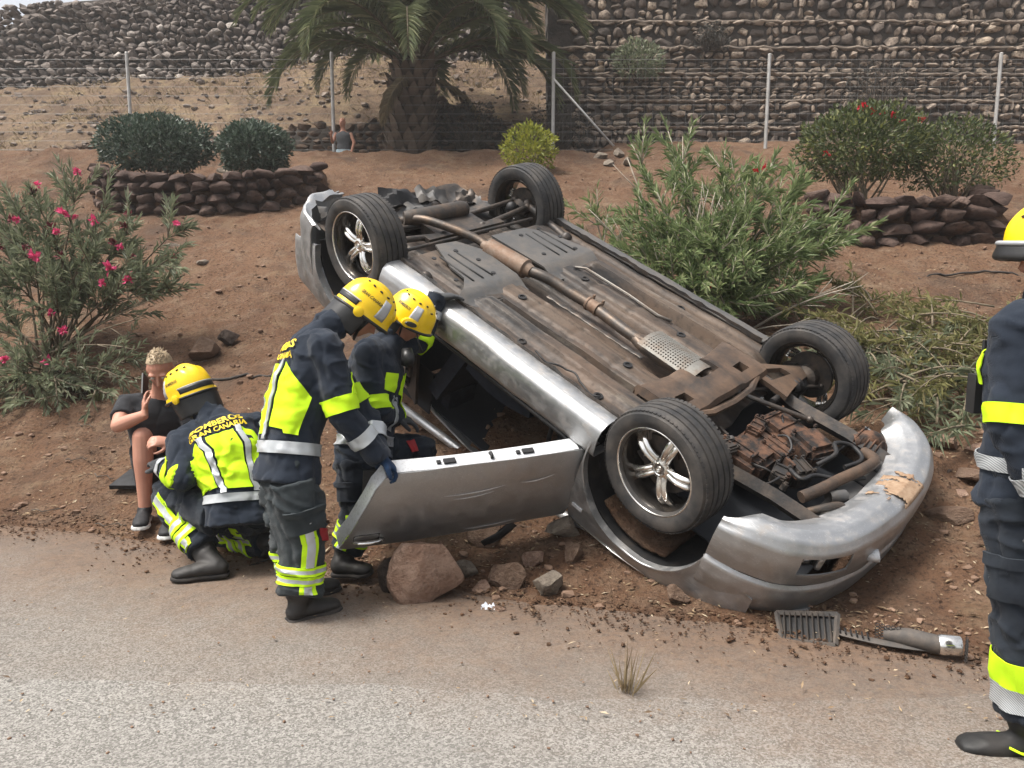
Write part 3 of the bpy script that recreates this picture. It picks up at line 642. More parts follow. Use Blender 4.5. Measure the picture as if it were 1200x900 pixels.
def dusty(name, c, dust, rough=.7, metal=0., amt=(.42, .70), scale=6, bump=.3, bs=45, stretch=(1, 1, 1)):
    t = NT(name); n = t.noise(scale, 6, .68, vec=t.vec(stretch)); n2 = t.noise(scale*7, 4, .6)
    col = t.mix(t.ramp(n, *amt), c, dust); col = t.mix(t.math('MULTIPLY', t.ramp(n2, .5, .75), .45), col, tuple(x*.55 for x in dust))
    t.base(col, rough, metal, .35); t.bump(t.math('ADD', n, t.noise(bs, 4)), bump, .006); return t.m
def floor_mat():
    t = NT('dusty_floor_pan'); st = t.vec((.35, 2.2, 1)); n = t.noise(2.6, 6, .68, vec=st); n2 = t.noise(19, 5, .65); n3 = t.noise(1.9, 5, .7, vec=t.vec((.6, 1.2, 1), loc=(3, 1, 0))); n4 = t.noise(5, 6, .75, vec=t.vec((.25, 3, 1), loc=(1, 5, 2)))
    c = t.mix(t.ramp(n, .42, .62), (.026, .025, .025), (.100, .072, .052)); c = t.mix(t.math('MULTIPLY', t.ramp(n3, .48, .66), .75), c, (.120, .078, .052)); c = t.mix(t.math('MULTIPLY', t.ramp(n4, .55, .70), .7), c, (.19, .165, .135)); c = t.mix(t.math('MULTIPLY', t.ramp(n2, .52, .7), .6), c, (.024, .020, .018))
    t.base(c, t.math('MULTIPLY_ADD', n2, .4, .42), .15, .4); t.bump(t.math('ADD', n, t.noise(45, 4)), .4, .006); return t.m
M_SILVER = silver(); M_DOOR = silver(.45); M_BUMP = silver(.95)
M_WHITE_EDGE = dusty('bare_panel_edge', (.62, .63, .64), (.30, .27, .24), .4, .1, (.55, .8), 12, .1)
M_FLOOR = floor_mat()
M_TRAY = dusty('grey_under_tray', (.075, .074, .073), (.14, .120, .10), .55, 0, (.45, .75), 4, .2)
M_BLACK = dusty('black_plastic', (.016, .016, .017), (.06, .05, .042), .55, 0, (.5, .85), 7, .2)
M_DARKMETAL = dusty('dark_metal', (.045, .043, .042), (.13, .10, .078), .5, .5, (.42, .75), 9, .3)
M_PIPE = dusty('exhaust_steel', (.075, .068, .062), (.165, .115, .080), .5, .6, (.42, .72), 9, .25)
M_RUST = dusty('rusty_muffler', (.20, .15, .115), (.17, .09, .05), .65, .3, (.4, .68), 8, .3)
M_SHIELD = dusty('aluminium_heat_shield', (.26, .25, .225), (.20, .145, .105), .5, .55, (.45, .75), 9, .2)
M_ENGINE = dusty('engine_grime', (.018, .016, .015), (.120, .062, .038), .8, .1, (.42, .60), 13, .6)
M_SUBFR = dusty('subframe_grime', (.036, .029, .025), (.115, .073, .048), .7, .1, (.35, .65), 6, .35)
M_CHROME = dusty('chrome', (.82, .80, .76), (.48, .43, .37), .14, .95, (.55, .85), 6, .0)
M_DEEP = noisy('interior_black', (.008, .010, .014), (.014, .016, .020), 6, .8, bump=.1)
M_SEAT = noisy('interior_navy_cloth', (.010, .014, .024), (.018, .024, .038), 20, .9, bump=.3)
M_GLASS = dusty('dark_glass', (.020, .024, .027), (.05, .046, .042), .12, 0, (.5, .9), 5, 0)
def tyre_mat():
    t = NT('tyre_rubber'); n = t.noise(7, 5, .65)
    c = t.mix(t.ramp(n, .40, .72), (.026, .026, .027), (.085, .075, .066)); t.base(c, .72, 0, .35); t.bump(t.noise(90, 3), .15, .002); return t.m
M_TYRE = tyre_mat(); M_RIM = dusty('rim_black_chrome', (.055, .05, .046), (.16, .13, .10), .25, .8, (.5, .8), 6, .05)
# ---- body side surface
def side_y(x, z):
    y = interp(z, [.27, .30, .36, .48, .62, .78, .93, .99, 1.2, 1.36, 1.42], [.775, .82, .855, .870, .875, .868, .838, .79, .665, .565, .48])
    k = interp(x, [-2.2, -2.0, -1.6, 1.5, 1.8, 2.0, 2.15], [.84, .93, 1, 1, .965, .90, .80])
    bul = .022*max(exp(-((x-1.265)/.42)**2), exp(-((x+1.265)/.45)**2))*sstep(.3, .6, z)*(1-sstep(.85, 1.0, z))
    return (y+bul)*k
def panel(name, poly, fn, mat, parent, step=.06, th=.012, smooth=30, inward=None):
    bm = bmesh.new(); bm.faces.new([bm.verts.new((a, 0, b)) for a, b in poly]); bmesh.ops.triangulate(bm, faces=bm.faces[:])
    A = [p[0] for p in poly]; B = [p[1] for p in poly]
    for lo, hi, ax in ((min(A), max(A), 0), (min(B), max(B), 2)):
        k = lo+step
        while k < hi-.2*step:
            co = V((0, 0, 0)); co[ax] = k; no = V((0, 0, 0)); no[ax] = 1
            bmesh.ops.bisect_plane(bm, geom=bm.verts[:]+bm.edges[:]+bm.faces[:], plane_co=co, plane_no=no); k += step
    for v in bm.verts: v.co = V(fn(v.co.x, v.co.z))
    bmesh.ops.remove_doubles(bm, verts=bm.verts[:], dist=1e-5); bmesh.ops.recalc_face_normals(bm, faces=bm.faces[:])
    bm.normal_update(); bm.verts.index_update(); n0 = len(bm.verts)
    if sum((f.normal.y if inward is None else -f.normal.z) for f in bm.faces) * (fn(poly[0][0], poly[0][1])[1] if inward is None else 1) < 0: bmesh.ops.reverse_faces(bm, faces=bm.faces[:]); bm.normal_update()
    vs = [v.co.copy() for v in bm.verts]; ns = [v.normal.copy() for v in bm.verts]; fs = [tuple(v.index for v in f.verts) for f in bm.faces]
    eb = [(l.vert.index, l.link_loop_next.vert.index) for f in bm.faces for l in f.loops if len(l.edge.link_faces) == 1]; bm.free()
    dv = V(inward) if inward is not None else V((0, -1 if vs[0].y > 0 else 1, 0))
    mb = MB(); mb.add(vs+[v+dv*th for v in vs], fs+[tuple(i+n0 for i in reversed(f)) for f in fs]+[(b, a, a+n0, b+n0) for a, b in eb])
    return mb.build(name, mat, parent, None, smooth)
def arc(cx, cz, r, a0, a1, n=18): return [(cx+r*cos(radians(a0+(a1-a0)*i/n)), cz+r*sin(radians(a0+(a1-a0)*i/n))) for i in range(n+1)]
ARF, ARR = (1.275, .43, .395), (-1.265, .42, .395)
def arch_panel(name, A, outer, s):
    """body side round a wheel arch: rows run from the arch lip to the outline"""
    cx, cz, r = A; front = A is ARF; pa = [math.atan2(z-cz, x-cx) for x, z in outer]
    pol = [(x, z) for x, z in outer]; ang = [(a+2*pi if a < -pi/2 else a) for a in pa]
    if front: pol = pol[::-1]; ang = ang[::-1]
    th = sorted(set([round(t, 5) for t in np.linspace(ang[0], ang[-1], 60)]+[round(a, 5) for a in ang]))
    def outp(t):
        for (a0, p), (a1, q) in zip(zip(ang, pol), zip(ang[1:], pol[1:])):
            if a0-1e-4 <= t <= a1+1e-4:
                d = (cos(t), sin(t)); ex, ez = q[0]-p[0], q[1]-p[1]; den = d[0]*ez-d[1]*ex
                if abs(den) < 1e-9: continue
                k = ((p[0]-cx)*ez-(p[1]-cz)*ex)/den; return cx+d[0]*k, cz+d[1]*k
        return pol[-1]
    O = [outp(t) for t in th]; n = len(th)-1; N = 14
    def f(u, v):
        i = int(round(u*n)); ix, iz = cx+r*cos(th[i]), cz+r*sin(th[i]); x, z = ix+(O[i][0]-ix)*v, iz+(O[i][1]-iz)*v
        y = side_y(x, z)+(.010*exp(-(v*8)**2) if v < .3 else 0)+.010*nz(x*3.1, z*4.3, s)*min(1, 5*v)*min(1, 5*(1-v))+.004*nz(x*9, z*11, s+4); return (x, s*y, z)
    mb = MB(); mb.slab(n, N, f, .010); ob = mb.build(name, M_SILVER, car, smooth=40, fix=True)
    lip = MB(); lip.slab(n, 3, lambda u, v: (lambda p: (p[0], p[1]-s*.045*v, p[2]))(f(u, 0)), .004); lip.build('arch_lip', M_SILVER, ob, smooth=40); return ob
def side(s): return lambda x, z: (x, s*side_y(x, z), z)
for s in (1, -1):
    # front fender, from the door gap over the wheel arch to the bumper
    arch_panel('front_fender', ARF, [(.885, .30), (.878, .47), (.866, .70), (.86, .935), (1.2, .915), (1.6, .865), (1.93, .79), (1.93, .60), (1.675, .50)], s)
    # rear quarter with roof pillar
    arch_panel('rear_quarter_panel', ARR, [(-.885, .29), (-.885, .43), (-.58, .455), (-.56, .60), (-.60, .80), (-.64, .93), (-.80, 1.0), (-.80, 1.37), (-1.0, 1.34), (-1.72, 1.02), (-2.06, .96), (-2.02, .56), (-1.68, .47)], s)
    # rocker panel (sill)
    prof = [(.715, .268), (.775, .262), (.815, .268), (.842, .292), (.856, .33), (.862, .38), (.862, .43), (.845, .452), (.79, .456), (.74, .46)]
    mb = MB(); nu = 40
    def rf(u, v):
        x = -.94 + 1.86*u; k = v*(len(prof)-1); i = min(len(prof)-2, int(k)); f = k-i
        y = prof[i][0]*(1-f)+prof[i+1][0]*f; z = prof[i][1]*(1-f)+prof[i+1][1]*f
        return (x, s*(y + .007*nz(x*3, v*4, s)+.003*nz(x*11, v*9, s)), z+.004*nz(x*5, v*3, 2))
    mb.slab(nu, 27, rf, .006*s); mb.build('rocker_panel', M_SILVER if s > 0 else M_TRAY, car, smooth=45, fix=True)
    # floor seam flange along the sill, bent and chipped
    mb = MB(); mb.slab(90, 2, lambda u, v: (-.93+1.84*u, s*(.716+.012*nz(u*14, s*3)), .275-.034*v*(1+.35*nz(u*25, 5))), .004)
    mb.build('sill_flange', M_DARKMETAL, car, smooth=40)
    # wheel housings
    for cx, cz, r in (ARF, ARR):
        mb = MB(); mb.slab(24, 3, lambda u, v: (cx+(r+.012)*cos(pi*(.02+.96*u)), s*(.835-.42*v), cz+(r+.012)*sin(pi*(.02+.96*u))), .006)
        mb.build('wheel_housing', M_BLACK, car, smooth=40)
    # B pillar inner trim, dark
    mb = MB(); mb.slab(5, 14, lambda u, v: (-.60+.05*v*-1-.20*u, s*(interp(v, [0, 1], [.80, .70])-.07*u), .47+.78*v), .02); mb.build('pillar_trim', M_BLACK, car, smooth=40)
    mb = MB(); mb.tube([(-.80, s*.70, 1.36), (-.2, s*.60, 1.41), (.25, s*.615, 1.36), (.55, s*.70, 1.20), (.98, s*.80, .95)], [.03]*5, 8); mb.build('roof_pillar', M_SILVER, car, smooth=True)
# right-hand door stays shut
panel('right_door', [(-.57, .465), (-.55, .60), (-.59, .80), (-.63, .935), (.85, .935), (.855, .70), (.865, .465)], side(-1), M_SILVER, car)
def rubber(name, pts, r=.012): 
    mb = MB(); mb.tube(pts, r, 6); return mb.build(name, M_BLACK, car, smooth=True)
rubber('door_seal', [(x, side_y(x, z)-.03, z) for x, z in ((.80, .95), (.82, .70), (.80, .50), (.70, .475), (0, .475), (-.46, .475), (-.545, .52), (-.55, .62), (-.59, .80), (-.63, .95), (-.76, 1.0), (-.78, 1.3))], .016)
# ---- roof, bonnet, tail skins
def skin(name, st, mat, n=14, th=.012):
    """st: stations (x, z at the middle, half width, crown drop at the edge)"""
    mb = MB(); X = [a[0] for a in st]
    def f(u, v):
        i = u*(len(st)-1); k = min(len(st)-2, int(i)); fr = i-k; a = [p*(1-fr)+q*fr for p, q in zip(st[k], st[k+1])]
        w = 2*v-1; return (a[0], w*a[2], a[1]-a[3]*abs(w)**2.5)
    mb.slab((len(st)-1)*4, n, f, -th); return mb.build(name, mat, car, smooth=40, fix=True)
skin('roof', [(-.95, 1.36, .50, .05), (-.6, 1.405, .56, .06), (-.2, 1.42, .585, .06), (.2, 1.395, .60, .06)], M_SILVER)
skin('bonnet', [(1.0, .985, .80, .05), (1.3, .955, .83, .06), (1.7, .895, .80, .08), (2.0, .80, .70, .10), (2.12, .72, .60, .10)], M_SILVER)
skin('windscreen', [(.24, 1.375, .58, .06), (.6, 1.20, .66, .08), (1.0, .985, .74, .08)], M_GLASS)
skin('rear_window', [(-.98, 1.345, .49, .05), (-1.35, 1.20, .54, .06), (-1.72, 1.04, .58, .06)], M_GLASS)
skin('tailgate', [(-1.73, 1.035, .60, .03), (-1.95, 1.01, .64, .04), (-2.05, .95, .66, .05), (-2.12, .60, .70, .02)], M_SILVER)
# ---- front bumper
def bump_plan(u):     # u -1..1, right to left
    a = abs(u); x = interp(a, [0, .25, .45, .62, .75, .87, 1], [2.185, 2.168, 2.11, 2.0, 1.88, 1.76, 1.64]); y = interp(a, [0, .25, .45, .62, .75, .87, 1], [0, .30, .54, .72, .80, .845, .862])
    return x, math.copysign(y, u)
def bump_pt(u, o, z):
    def sm(u): 
        P = [bump_plan(max(-1, min(1, u+d))) for d in (-.07, -.035, 0, .035, .07)]; return sum(p[0] for p in P)/5, sum(p[1] for p in P)/5
    x, y = sm(u); x2, y2 = sm(min(1, u+.03)); x1, y1 = sm(max(-1, u-.03)); t = V((x2-x1, y2-y1, 0)).normalized(); n = V((t.y, -t.x, 0))
    return V((x, y, z)) + n*o
LOW = [(-.22, .30), (-.15, .245), (-.08, .222), (-.02, .238), (.018, .28), (.028, .34), (.028, .41), (.018, .475)]
UPP = [(.010, .487), (.026, .505), (.030, .57), (.018, .655), (-.02, .73), (-.09, .80), (-.20, .84)]
def bprof(P, v):
    k = v*(len(P)-1); i = min(len(P)-2, int(k)); f = k-i; return P[i][0]*(1-f)+P[i+1][0]*f, P[i][1]*(1-f)+P[i+1][1]*f
mb = MB()
def bl(u, v):
    o, z = bprof(LOW, v); w = 2*u-1; side_k = sstep(.80, 1, abs(w)); o *= (1-.72*side_k) if o < 0 else 1
    return bump_pt(w*(1 if w > 0 else .88), o+.006*nz(w*6, v*3, 3), z+.05*side_k*(1-v)+.006*nz(w*5, v*2))
mb.slab(72, 28, bl, .008, skip=lambda u, v: (.70 < u < .80 and .62 < v < .81))
fb = mb.build('front_bumper', M_BUMP, car, smooth=45, fix=True); fb['label'] = 'scuffed front bumper, silver with brown scrape marks'
mb = MB(); mb.slab(72, 24, lambda u, v: bump_pt((2*u-1), *[a for a in bprof(UPP, v)]), .008); mb.build('bumper_upper', M_BUMP, car, smooth=45, fix=True)
mb = MB(); mb.slab(14, 6, lambda u, v: bump_pt(.37+.26*u, -.045, .29+.12*v), .004); mb.build('lamp_recess', M_GLASS, fb)
mb = MB(); mb.slab(4, 4, lambda u, v: bump_pt(.50+.03*u, .010-.03*(u-.5)**2, .31+.07*v), .02); mb.build('lamp_bracket', M_SILVER, fb, smooth=True)
mb = MB(); mb.slab(4, 4, lambda u, v: bump_pt(.545+.04*u, -.02, .315+.05*v), .02); mb.build('lamp_bracket', M_CHROME, fb, smooth=True)
mb = MB(); mb.tube([bump_pt(.22, .02, .37), bump_pt(.24, .045, .38), bump_pt(.26, .02, .385)], [.022, .03, .02], 8); mb.build('tow_cap', M_WHITE_EDGE, fb, smooth=True)
mb = MB(); mb.slab(44, 32, lambda u, v: bump_pt(-.24+.30*u, bprof(LOW, .05+.42*v)[0]+.008, bprof(LOW, .05+.42*v)[1]-.010), .002, skip=lambda u, v: frac((u*5, v*1.6, 3), .9, 4)+.9*abs(2*u-1)+.4*abs(2*v-1) > .72); mb.build('scrape_mark', dusty('brown_scrape', (.22, .135, .08), (.34, .24, .16), .8, 0, (.4, .6), 18, .2), fb, smooth=True)
mb = MB(); mb.box((2.03, 0, .36), (.05, 1.15, .10)); mb.build('bumper_beam', M_DARKMETAL, car)
# ---- rear bumper, cracked open
mb = MB(); RB = [(-.10, .36), (.0, .33), (.03, .42), (.03, .58), (.0, .70), (-.05, .74)]
def rb(u, v):
    w = 2*u-1; a = abs(w); x = -interp(a, [0, .3, .55, .72, .85, 1], [2.17, 2.15, 2.10, 2.0, 1.86, 1.70]); y = math.copysign(interp(a, [0, .3, .55, .72, .85, 1], [0, .34, .60, .75, .83, .862]), w)
    o, z = bprof(RB, v); cr = .07*frac((w*3, v*2, 1), 1, 3)*(1-.6*(w > .2))
    return (x*(1+o*.3)+cr, y*(1+o*.25), z-.10*(w < .3)*sstep(.3, 1, -w)*(1-v)+cr)
mb.slab(60, 18, rb, .008, skip=lambda u, v: u < .66+.05*sin(9*v)); mb.build('rear_bumper', M_SILVER, car, smooth=40, fix=True)
# ---- floor pan
def floor_z(x, y):
    z = .285
    a = abs(y)
    z += .11*(1-sstep(.10, .19, a))*sstep(-1.05, -.9, x)                      # tunnel
    z += .045*(sstep(.385, .40, a)-sstep(.455, .475, a))*sstep(-.32, -.27, x)*(1-sstep(.86, .93, x))    # groove beside the rail
    z -= .032*(sstep(.465, .485, a)-sstep(.545, .575, a))*sstep(-.36, -.3, x)
    z -= .014*(sstep(.22, .24, a)-sstep(.33, .35, a))
    if a > .57: z += .018*(sstep(.575, .60, a)-sstep(.66, .70, a))
    for rx in (-.12, .22, .56): z += .010*exp(-((x-rx)/.02)**2)*(a > .19)*(a < .38)
    if x > .95: z += .10*sstep(.95, 1.15, x)
    if x < -.95: z += .16*sstep(.95, 1.15, -x)
    z += .010*frac((x*2.2, y*4, 2), 1, 3)
    return z
mb = MB(); mb.slab(170, 150, lambda u, v: (-1.95+3.12*u, -.725+1.45*v, floor_z(-1.95+3.12*u, -.725+1.45*v)), -.006); mb.build('floor_pan', M_FLOOR, car, smooth=35)
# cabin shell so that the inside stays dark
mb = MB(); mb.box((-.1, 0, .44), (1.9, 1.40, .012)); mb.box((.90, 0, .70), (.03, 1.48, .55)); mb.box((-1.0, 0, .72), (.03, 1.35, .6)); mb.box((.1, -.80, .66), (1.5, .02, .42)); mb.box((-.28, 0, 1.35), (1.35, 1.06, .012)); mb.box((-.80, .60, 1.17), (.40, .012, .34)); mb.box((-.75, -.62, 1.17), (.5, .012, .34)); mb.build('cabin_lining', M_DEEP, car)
for s in (1, -1):
    mb = MB(); mb.slab(8, 8, lambda u, v: (-.25+.52*u, s*.38+.5*(v-.5), .60+.04*sin(pi*u)+.02*sin(pi*v)), -.13); mb.slab(8, 8, lambda u, v: (-.28-.26*u, s*.38+.46*(v-.5), .62+.55*u), -.11)
    mb.box((-.56, s*.38, 1.22), (.08, .24, .14)); mb.build('seat', M_SEAT, car, smooth=50)
mb = MB(); mb.slab(10, 12, lambda u, v: (.55+.3*u, -.68+1.36*v, .98-.32*(1-u)**2+.02*nz(v*9, 3)), .05); mb.build('dashboard', M_DEEP, car, smooth=40)
mb = MB(); mb.tube([V((.42+.10*sin(a)*.4, .38+.18*cos(a), .88+.18*sin(a))) for a in np.linspace(0, 2*pi, 25)], .015, 8); mb.tube([(.42, .20, .88), (.44, .38, .88), (.42, .56, .88)], .012, 6); mb.build('steering_wheel', M_BLACK, car, smooth=True)
# plastic screws, plugs and pipes on the floor
for x, y in ((-.23, .30), (.62, .28), (.58, -.30), (-.2, -.26), (.35, -.62), (.70, .62), (.1, .62)):
    M = Matrix.Translation((x, y, floor_z(x, y)-.004)); mb = MB(); mb.lathe([(.028, .003), (.028, -.005), (.017, -.006), (.015, .002), (.0001, .002)], 12, M); mb.build('floor_plug', M_BLACK, car, smooth=40)
for y0_, dy in ((-.345, 0), (-.362, .003)):
    mb = MB(); mb.tube([(-.34, y0_+.05, .262), (-.28, y0_, .255), (.1, y0_, .258), (.36, y0_+.02, .262), (.45, y0_-.02, .27)], .0065, 6); mb.build('brake_pipe', M_SHIELD if dy else M_DARKMETAL, car, smooth=True)
mb = MB(); mb.slab(50, 2, lambda u, v: (-.16+.78*u, .125+.035*v+.01*nz(u*9, 2), .268+.008*nz(u*16, v, 4)), .004); mb.build('shield_edge', M_PIPE, car, smooth=True)
mb = MB(); mb.tube([(.25+.5*t, .665+.03*sin(9*t), .262-.012*abs(sin(14*t))) for t in np.linspace(0, 1, 26)], .006, 5); mb.build('loose_seal', M_BLACK, car, smooth=True)
# ---- under trays
def tray(poly, name='under_tray'):
    o = panel(name, poly, lambda a, b: (a, b, .252+.018*sstep(.0, .12, min(abs(a+1.02), 1))*0 + (.045*sstep(-.44, -.33, a) if a > -.44 else 0)), M_TRAY, car, .05, .014, 30, (0, 0, 1))
    xs = [p[0] for p in poly]; ys = [p[1] for p in poly]; c = sum(ys)/len(ys)
    for k in (-.09, -.02, .05): mb = MB(); mb.tube([(-.84, c+k, .2515), (-.50, c+k*1.15, .2515)], .0075, 6); mb.build('tray_rib', M_BLACK, o, smooth=True)
    for x, k in ((-.86, -.10), (-.84, .10), (-.52, -.13), (-.56, .15), (-.70, -.16)): mb = MB(); mb.lathe([(.016, .253), (.016, .247), (.0001, .246)], 10, Matrix.Translation((x, c+k, 0))); mb.build('tray_clip', M_BLACK, o, smooth=40)
    return o
tray([(-.99, .385), (-.97, .22), (-.80, .13), (-.31, .155), (-.30, .60), (-.40, .69), (-.47, .58), (-.56, .50), (-.70, .49)])
tray([(-.93, -.07), (-.92, -.39), (-.80, -.50), (-.47, -.60), (-.32, -.58), (-.30, -.10)])
# ---- exhaust
def pipe(name, pts, r, mat, n=12):
    P = [V(p) for p in pts]; out = []
    for i in range(len(P)-1):           # Catmull-Rom
        a, b, c, d = P[max(i-1, 0)], P[i], P[i+1], P[min(i+2, len(P)-1)]
        for k in range(6):
            t = k/6; out.append(.5*((2*b)+(c-a)*t+(2*a-5*b+4*c-d)*t*t+(3*b-a-3*c+d)*t**3))
    out.append(P[-1]); rr = r
    if isinstance(r, list): rr = [interp(i, np.linspace(0, len(out)-1, len(r)), r) for i in range(len(out))]
    mb = MB(); mb.tube(out, rr, n); return mb.build(name, mat, car, smooth=50)
pipe('exhaust_pipe', [(-1.45, .30, .30), (-1.30, .25, .235), (-1.08, .16, .225), (-.90, .09, .235), (-.80, .08, .25)], .030, M_PIPE)
mb = MB(); mb.tube([(-.84, .085, .25), (-.80, .082, .25), (-.79, .08, .25), (-.46, .05, .25), (-.45, .048, .25), (-.41, .045, .25)], [.035, .04, .066, .066, .05, .04], 20); mb.build('muffler', M_RUST, car, smooth=35)
pipe('exhaust_pipe', [(-.43, .045, .25), (-.33, .02, .245), (-.24, -.01, .255), (-.10, -.03, .27), (.04, -.045, .275), (.2, -.03, .275), (.40, -.01, .275), (.56, -.02, .28)], .036, M_PIPE)
mb = MB(); mb.tube([(.02, -.043, .274), (.035, -.044, .274), (.036, -.044, .274), (.10, -.042, .274), (.101, -.042, .274), (.115, -.042, .274)], [.046, .046, .041, .041, .046, .046], 16); mb.box((.03, -.08, .235), (.012, .02, .03)); mb.box((.108, -.08, .235), (.012, .02, .03)); mb.build('pipe_clamp', M_RUST, car, smooth=30)
pipe('exhaust_pipe', [(.44, -.01, .28), (.55, .02, .285), (.75, .03, .28), (.93, .02, .28), (1.06, .02, .30)], .034, M_PIPE)
pipe('exhaust_pipe', [(.46, -.03, .285), (.58, -.09, .285), (.78, -.10, .28), (.95, -.10, .28), (1.08, -.11, .30)], .034, M_PIPE)
mb = MB()     # perforated shield over the twin pipes
mb.slab(44, 24, lambda u, v: (.52+.40*u, -.17+.25*v, .250-.030*sin(pi*v)+.012*(u-.5)), .003, skip=lambda u, v: int(u*44) % 2 == 1 and int(v*24) % 2 == 1 and .05 < u < .85 and .10 < v < .94)
mb.build('heat_shield', M_SHIELD, car, smooth=30)
# rear silencer across the tail
mb = MB(); mb.tube([(-1.42, .32, .27), (-1.40, .28, .27), (-1.36, -.16, .26), (-1.36, -.20, .26)], [.05, .062, .062, .05], 18); mb.build('rear_silencer', M_PIPE, car, smooth=40)
# ---- rear suspension and crumpled tail
def rod(name, a, b, r=.02, mat=None, rr=None):
    mb = MB(); a = V(a); b = V(b); mb.tube([a, a.lerp(b, .08), a.lerp(b, .92), b], rr or [r*.8, r, r, r*.8], 10)
    d = (b-a).normalized()
    for p in (a, b): mb.ball(p, r*1.6, 10)
    return mb.build(name, mat or M_DARKMETAL, car, smooth=40)
for s in (1, -1):
    rod('rear_link', (-1.14, s*.18, .30), (-1.20, s*.70, .27), .022); rod('rear_link', (-1.36, s*.18, .32), (-1.34, s*.70, .27), .018)
    rod('trailing_arm', (-.74, s*.66, .31), (-1.22, s*.72, .26), .03, M_DARKMETAL); rod('rear_strut', (-1.29, s*.62, .30), (-1.30, s*.55, .80), .03, M_BLACK)
mb = MB(); mb.box((-1.22, 0, .315), (.22, .46, .06)); mb.box((-1.12, .0, .29), (.06, .7, .035)); mb.tube([(-1.05, -.60, .28), (-1.02, -.3, .26), (-1.02, .3, .26), (-1.05, .6, .28)], .012, 8); mb.build('rear_subframe', M_DARKMETAL, car, smooth=30)
r_ = random.Random(4)
for k in range(9):        # torn sheet metal and trim
    x0, y0_ = -1.62-.30*r_.random(), -.55+1.0*k/8; mb = MB(); L, W = r_.uniform(.22, .5), r_.uniform(.08, .2); sd = k*3.1; an = r_.uniform(-.7, .7)
    def f(u, v):
        lx, ly = (u-.5)*L, (v-.5)*W; return (x0+lx*sin(an)*.6+ly*cos(an), y0_+lx*cos(an)-ly*sin(an), .39-.05*sin(2.2*u+sd)+.05*nz(u*4, v*3, sd)+.05*v)
    mb.slab(12, 6, f, .004); mb.build('torn_panel', (M_DARKMETAL, M_BLACK, M_TRAY)[k % 3], car, smooth=35)
mb = MB(); mb.slab(20, 10, lambda u, v: (-1.95+.5*u+.02*nz(v*5, u*3), -.62+1.2*v, .38+.16*sin(pi*u)*sin(pi*v)+.03*nz(u*5, v*5, 2)), .006); mb.build('spare_well', M_DARKMETAL, car, smooth=35)
# ---- front subframe, arms, engine
mb = MB()
mb.slab(18, 40, lambda u, v: (.86+.26*u-.07*abs(2*v-1)*(1-u), (-.44+.88*v), .272+.012*math.copysign(min(1, abs(3*sin(3*pi*v))), sin(3*pi*v))+.03*(abs(2*u-1) > .8)), .05, skip=lambda u, v: (.02 < u < .42 and .37 < v < .61) or (.55 < u < .8 and .12 < v < .22) or (.55 < u < .8 and .78 < v < .88))
mb.build('front_subframe', M_SUBFR, car, smooth=35)
for s in (1, -1):
    M = Matrix.Translation((.90, s*.34, .255)); mb = MB(); mb.lathe([(.045, .02), (.045, -.012), (.03, -.016), (.028, -.006), (.016, -.006), (.014, -.016), (.0001, -.017)], 18, M); mb.build('subframe_bush', M_SUBFR, car, smooth=40)
    def cf(u, v):     # wishbone: wide foot narrowing to the ball joint
        w = .17*(1-u)**1.3+.045; cx = 1.10+.14*u; return (cx+(v-.5)*2*w, s*(.36+.36*u), .275-.02*u+.018*cos(pi*(v-.5))*-1+.015)
    mb = MB(); mb.slab(18, 12, cf, .03*s, skip=lambda u, v: .12 < u < .55 and .36 < v < .66); mb.build('control_arm', M_SUBFR, car, smooth=40, fix=True)
    rod('tie_rod', (1.12, s*.30, .34), (1.36, s*.72, .32), .012); rod('front_strut', (1.27, s*.63, .34), (1.25, s*.56, .88), .032, M_BLACK)
    mb = MB(); mb.tube([V((1.25+.06*cos(a), s*.60+.06*sin(a), .52+.0065*a)) for a in np.linspace(0, 8*pi, 90)], .0065, 6); mb.build('coil_spring', M_BLACK, car, smooth=True)
    mb = MB(); mb.tube([(1.02, s*.47, .34), (1.35, s*.44, .36), (1.7, s*.42, .33), (2.02, s*.40, .335)], [(.035, .05)]*4, 4, side=(0, 1, 0), power=6); mb.build('chassis_rail', M_DARKMETAL, car, smooth=30)
    if s < 0: rod('brace', (1.13, -.10, .275), (1.50, -.30, .30), .014)
    mb = MB(); mb.tube([(1.265, s*.30, .33), (1.265, s*.66, .30)], .018, 10); mb.lathe([(.03, 0), (.045, .02), (.038, .04), (.045, .06), (.03, .09)], 14, Matrix.Translation((1.265, s*.52, .315)) @ Matrix.Rotation(pi/2, 4, 'X')); mb.build('drive_shaft', M_BLACK, car, smooth=40)
r2 = random.Random(9)
def casting(name, c, d, mat, rib=0, ax=0, rot=0.0):
    """bevelled casting with raised ribs and bolt bosses"""
    bm = bmesh.new(); bmesh.ops.create_cube(bm, size=1); bmesh.ops.scale(bm, vec=V(d), verts=bm.verts); bmesh.ops.bevel(bm, geom=bm.edges[:], offset=min(d)*.18, segments=2, affect='EDGES')
    vs = [v.co.copy() for v in bm.verts]; bm.verts.index_update(); fs = [tuple(v.index for v in f.verts) for f in bm.faces]; bm.free(); R = Matrix.Rotation(rot, 3, 'Z'); mb = MB(); mb.add([R @ v+V(c) for v in vs], fs)
    for k in range(rib):
        t = (k+.5)/rib-.5; o = V((d[0]*t, 0, -d[2]/2)) if ax == 0 else V((0, d[1]*t, -d[2]/2)); sz = (.007, d[1]*.86, .018) if ax == 0 else (d[0]*.86, .007, .018); mb.box(R @ o+V(c), sz, R)
    for sx in (-1, 1):
        for sy in (-1, 1): mb.lathe([(.011, .0), (.011, -.012), (.007, -.013), (.007, -.020), (.0001, -.021)], 8, Matrix.Translation(R @ V((sx*d[0]*.40, sy*d[1]*.40, -d[2]/2+.004))+V(c)))
    return mb.build(name, mat, car, smooth=32)
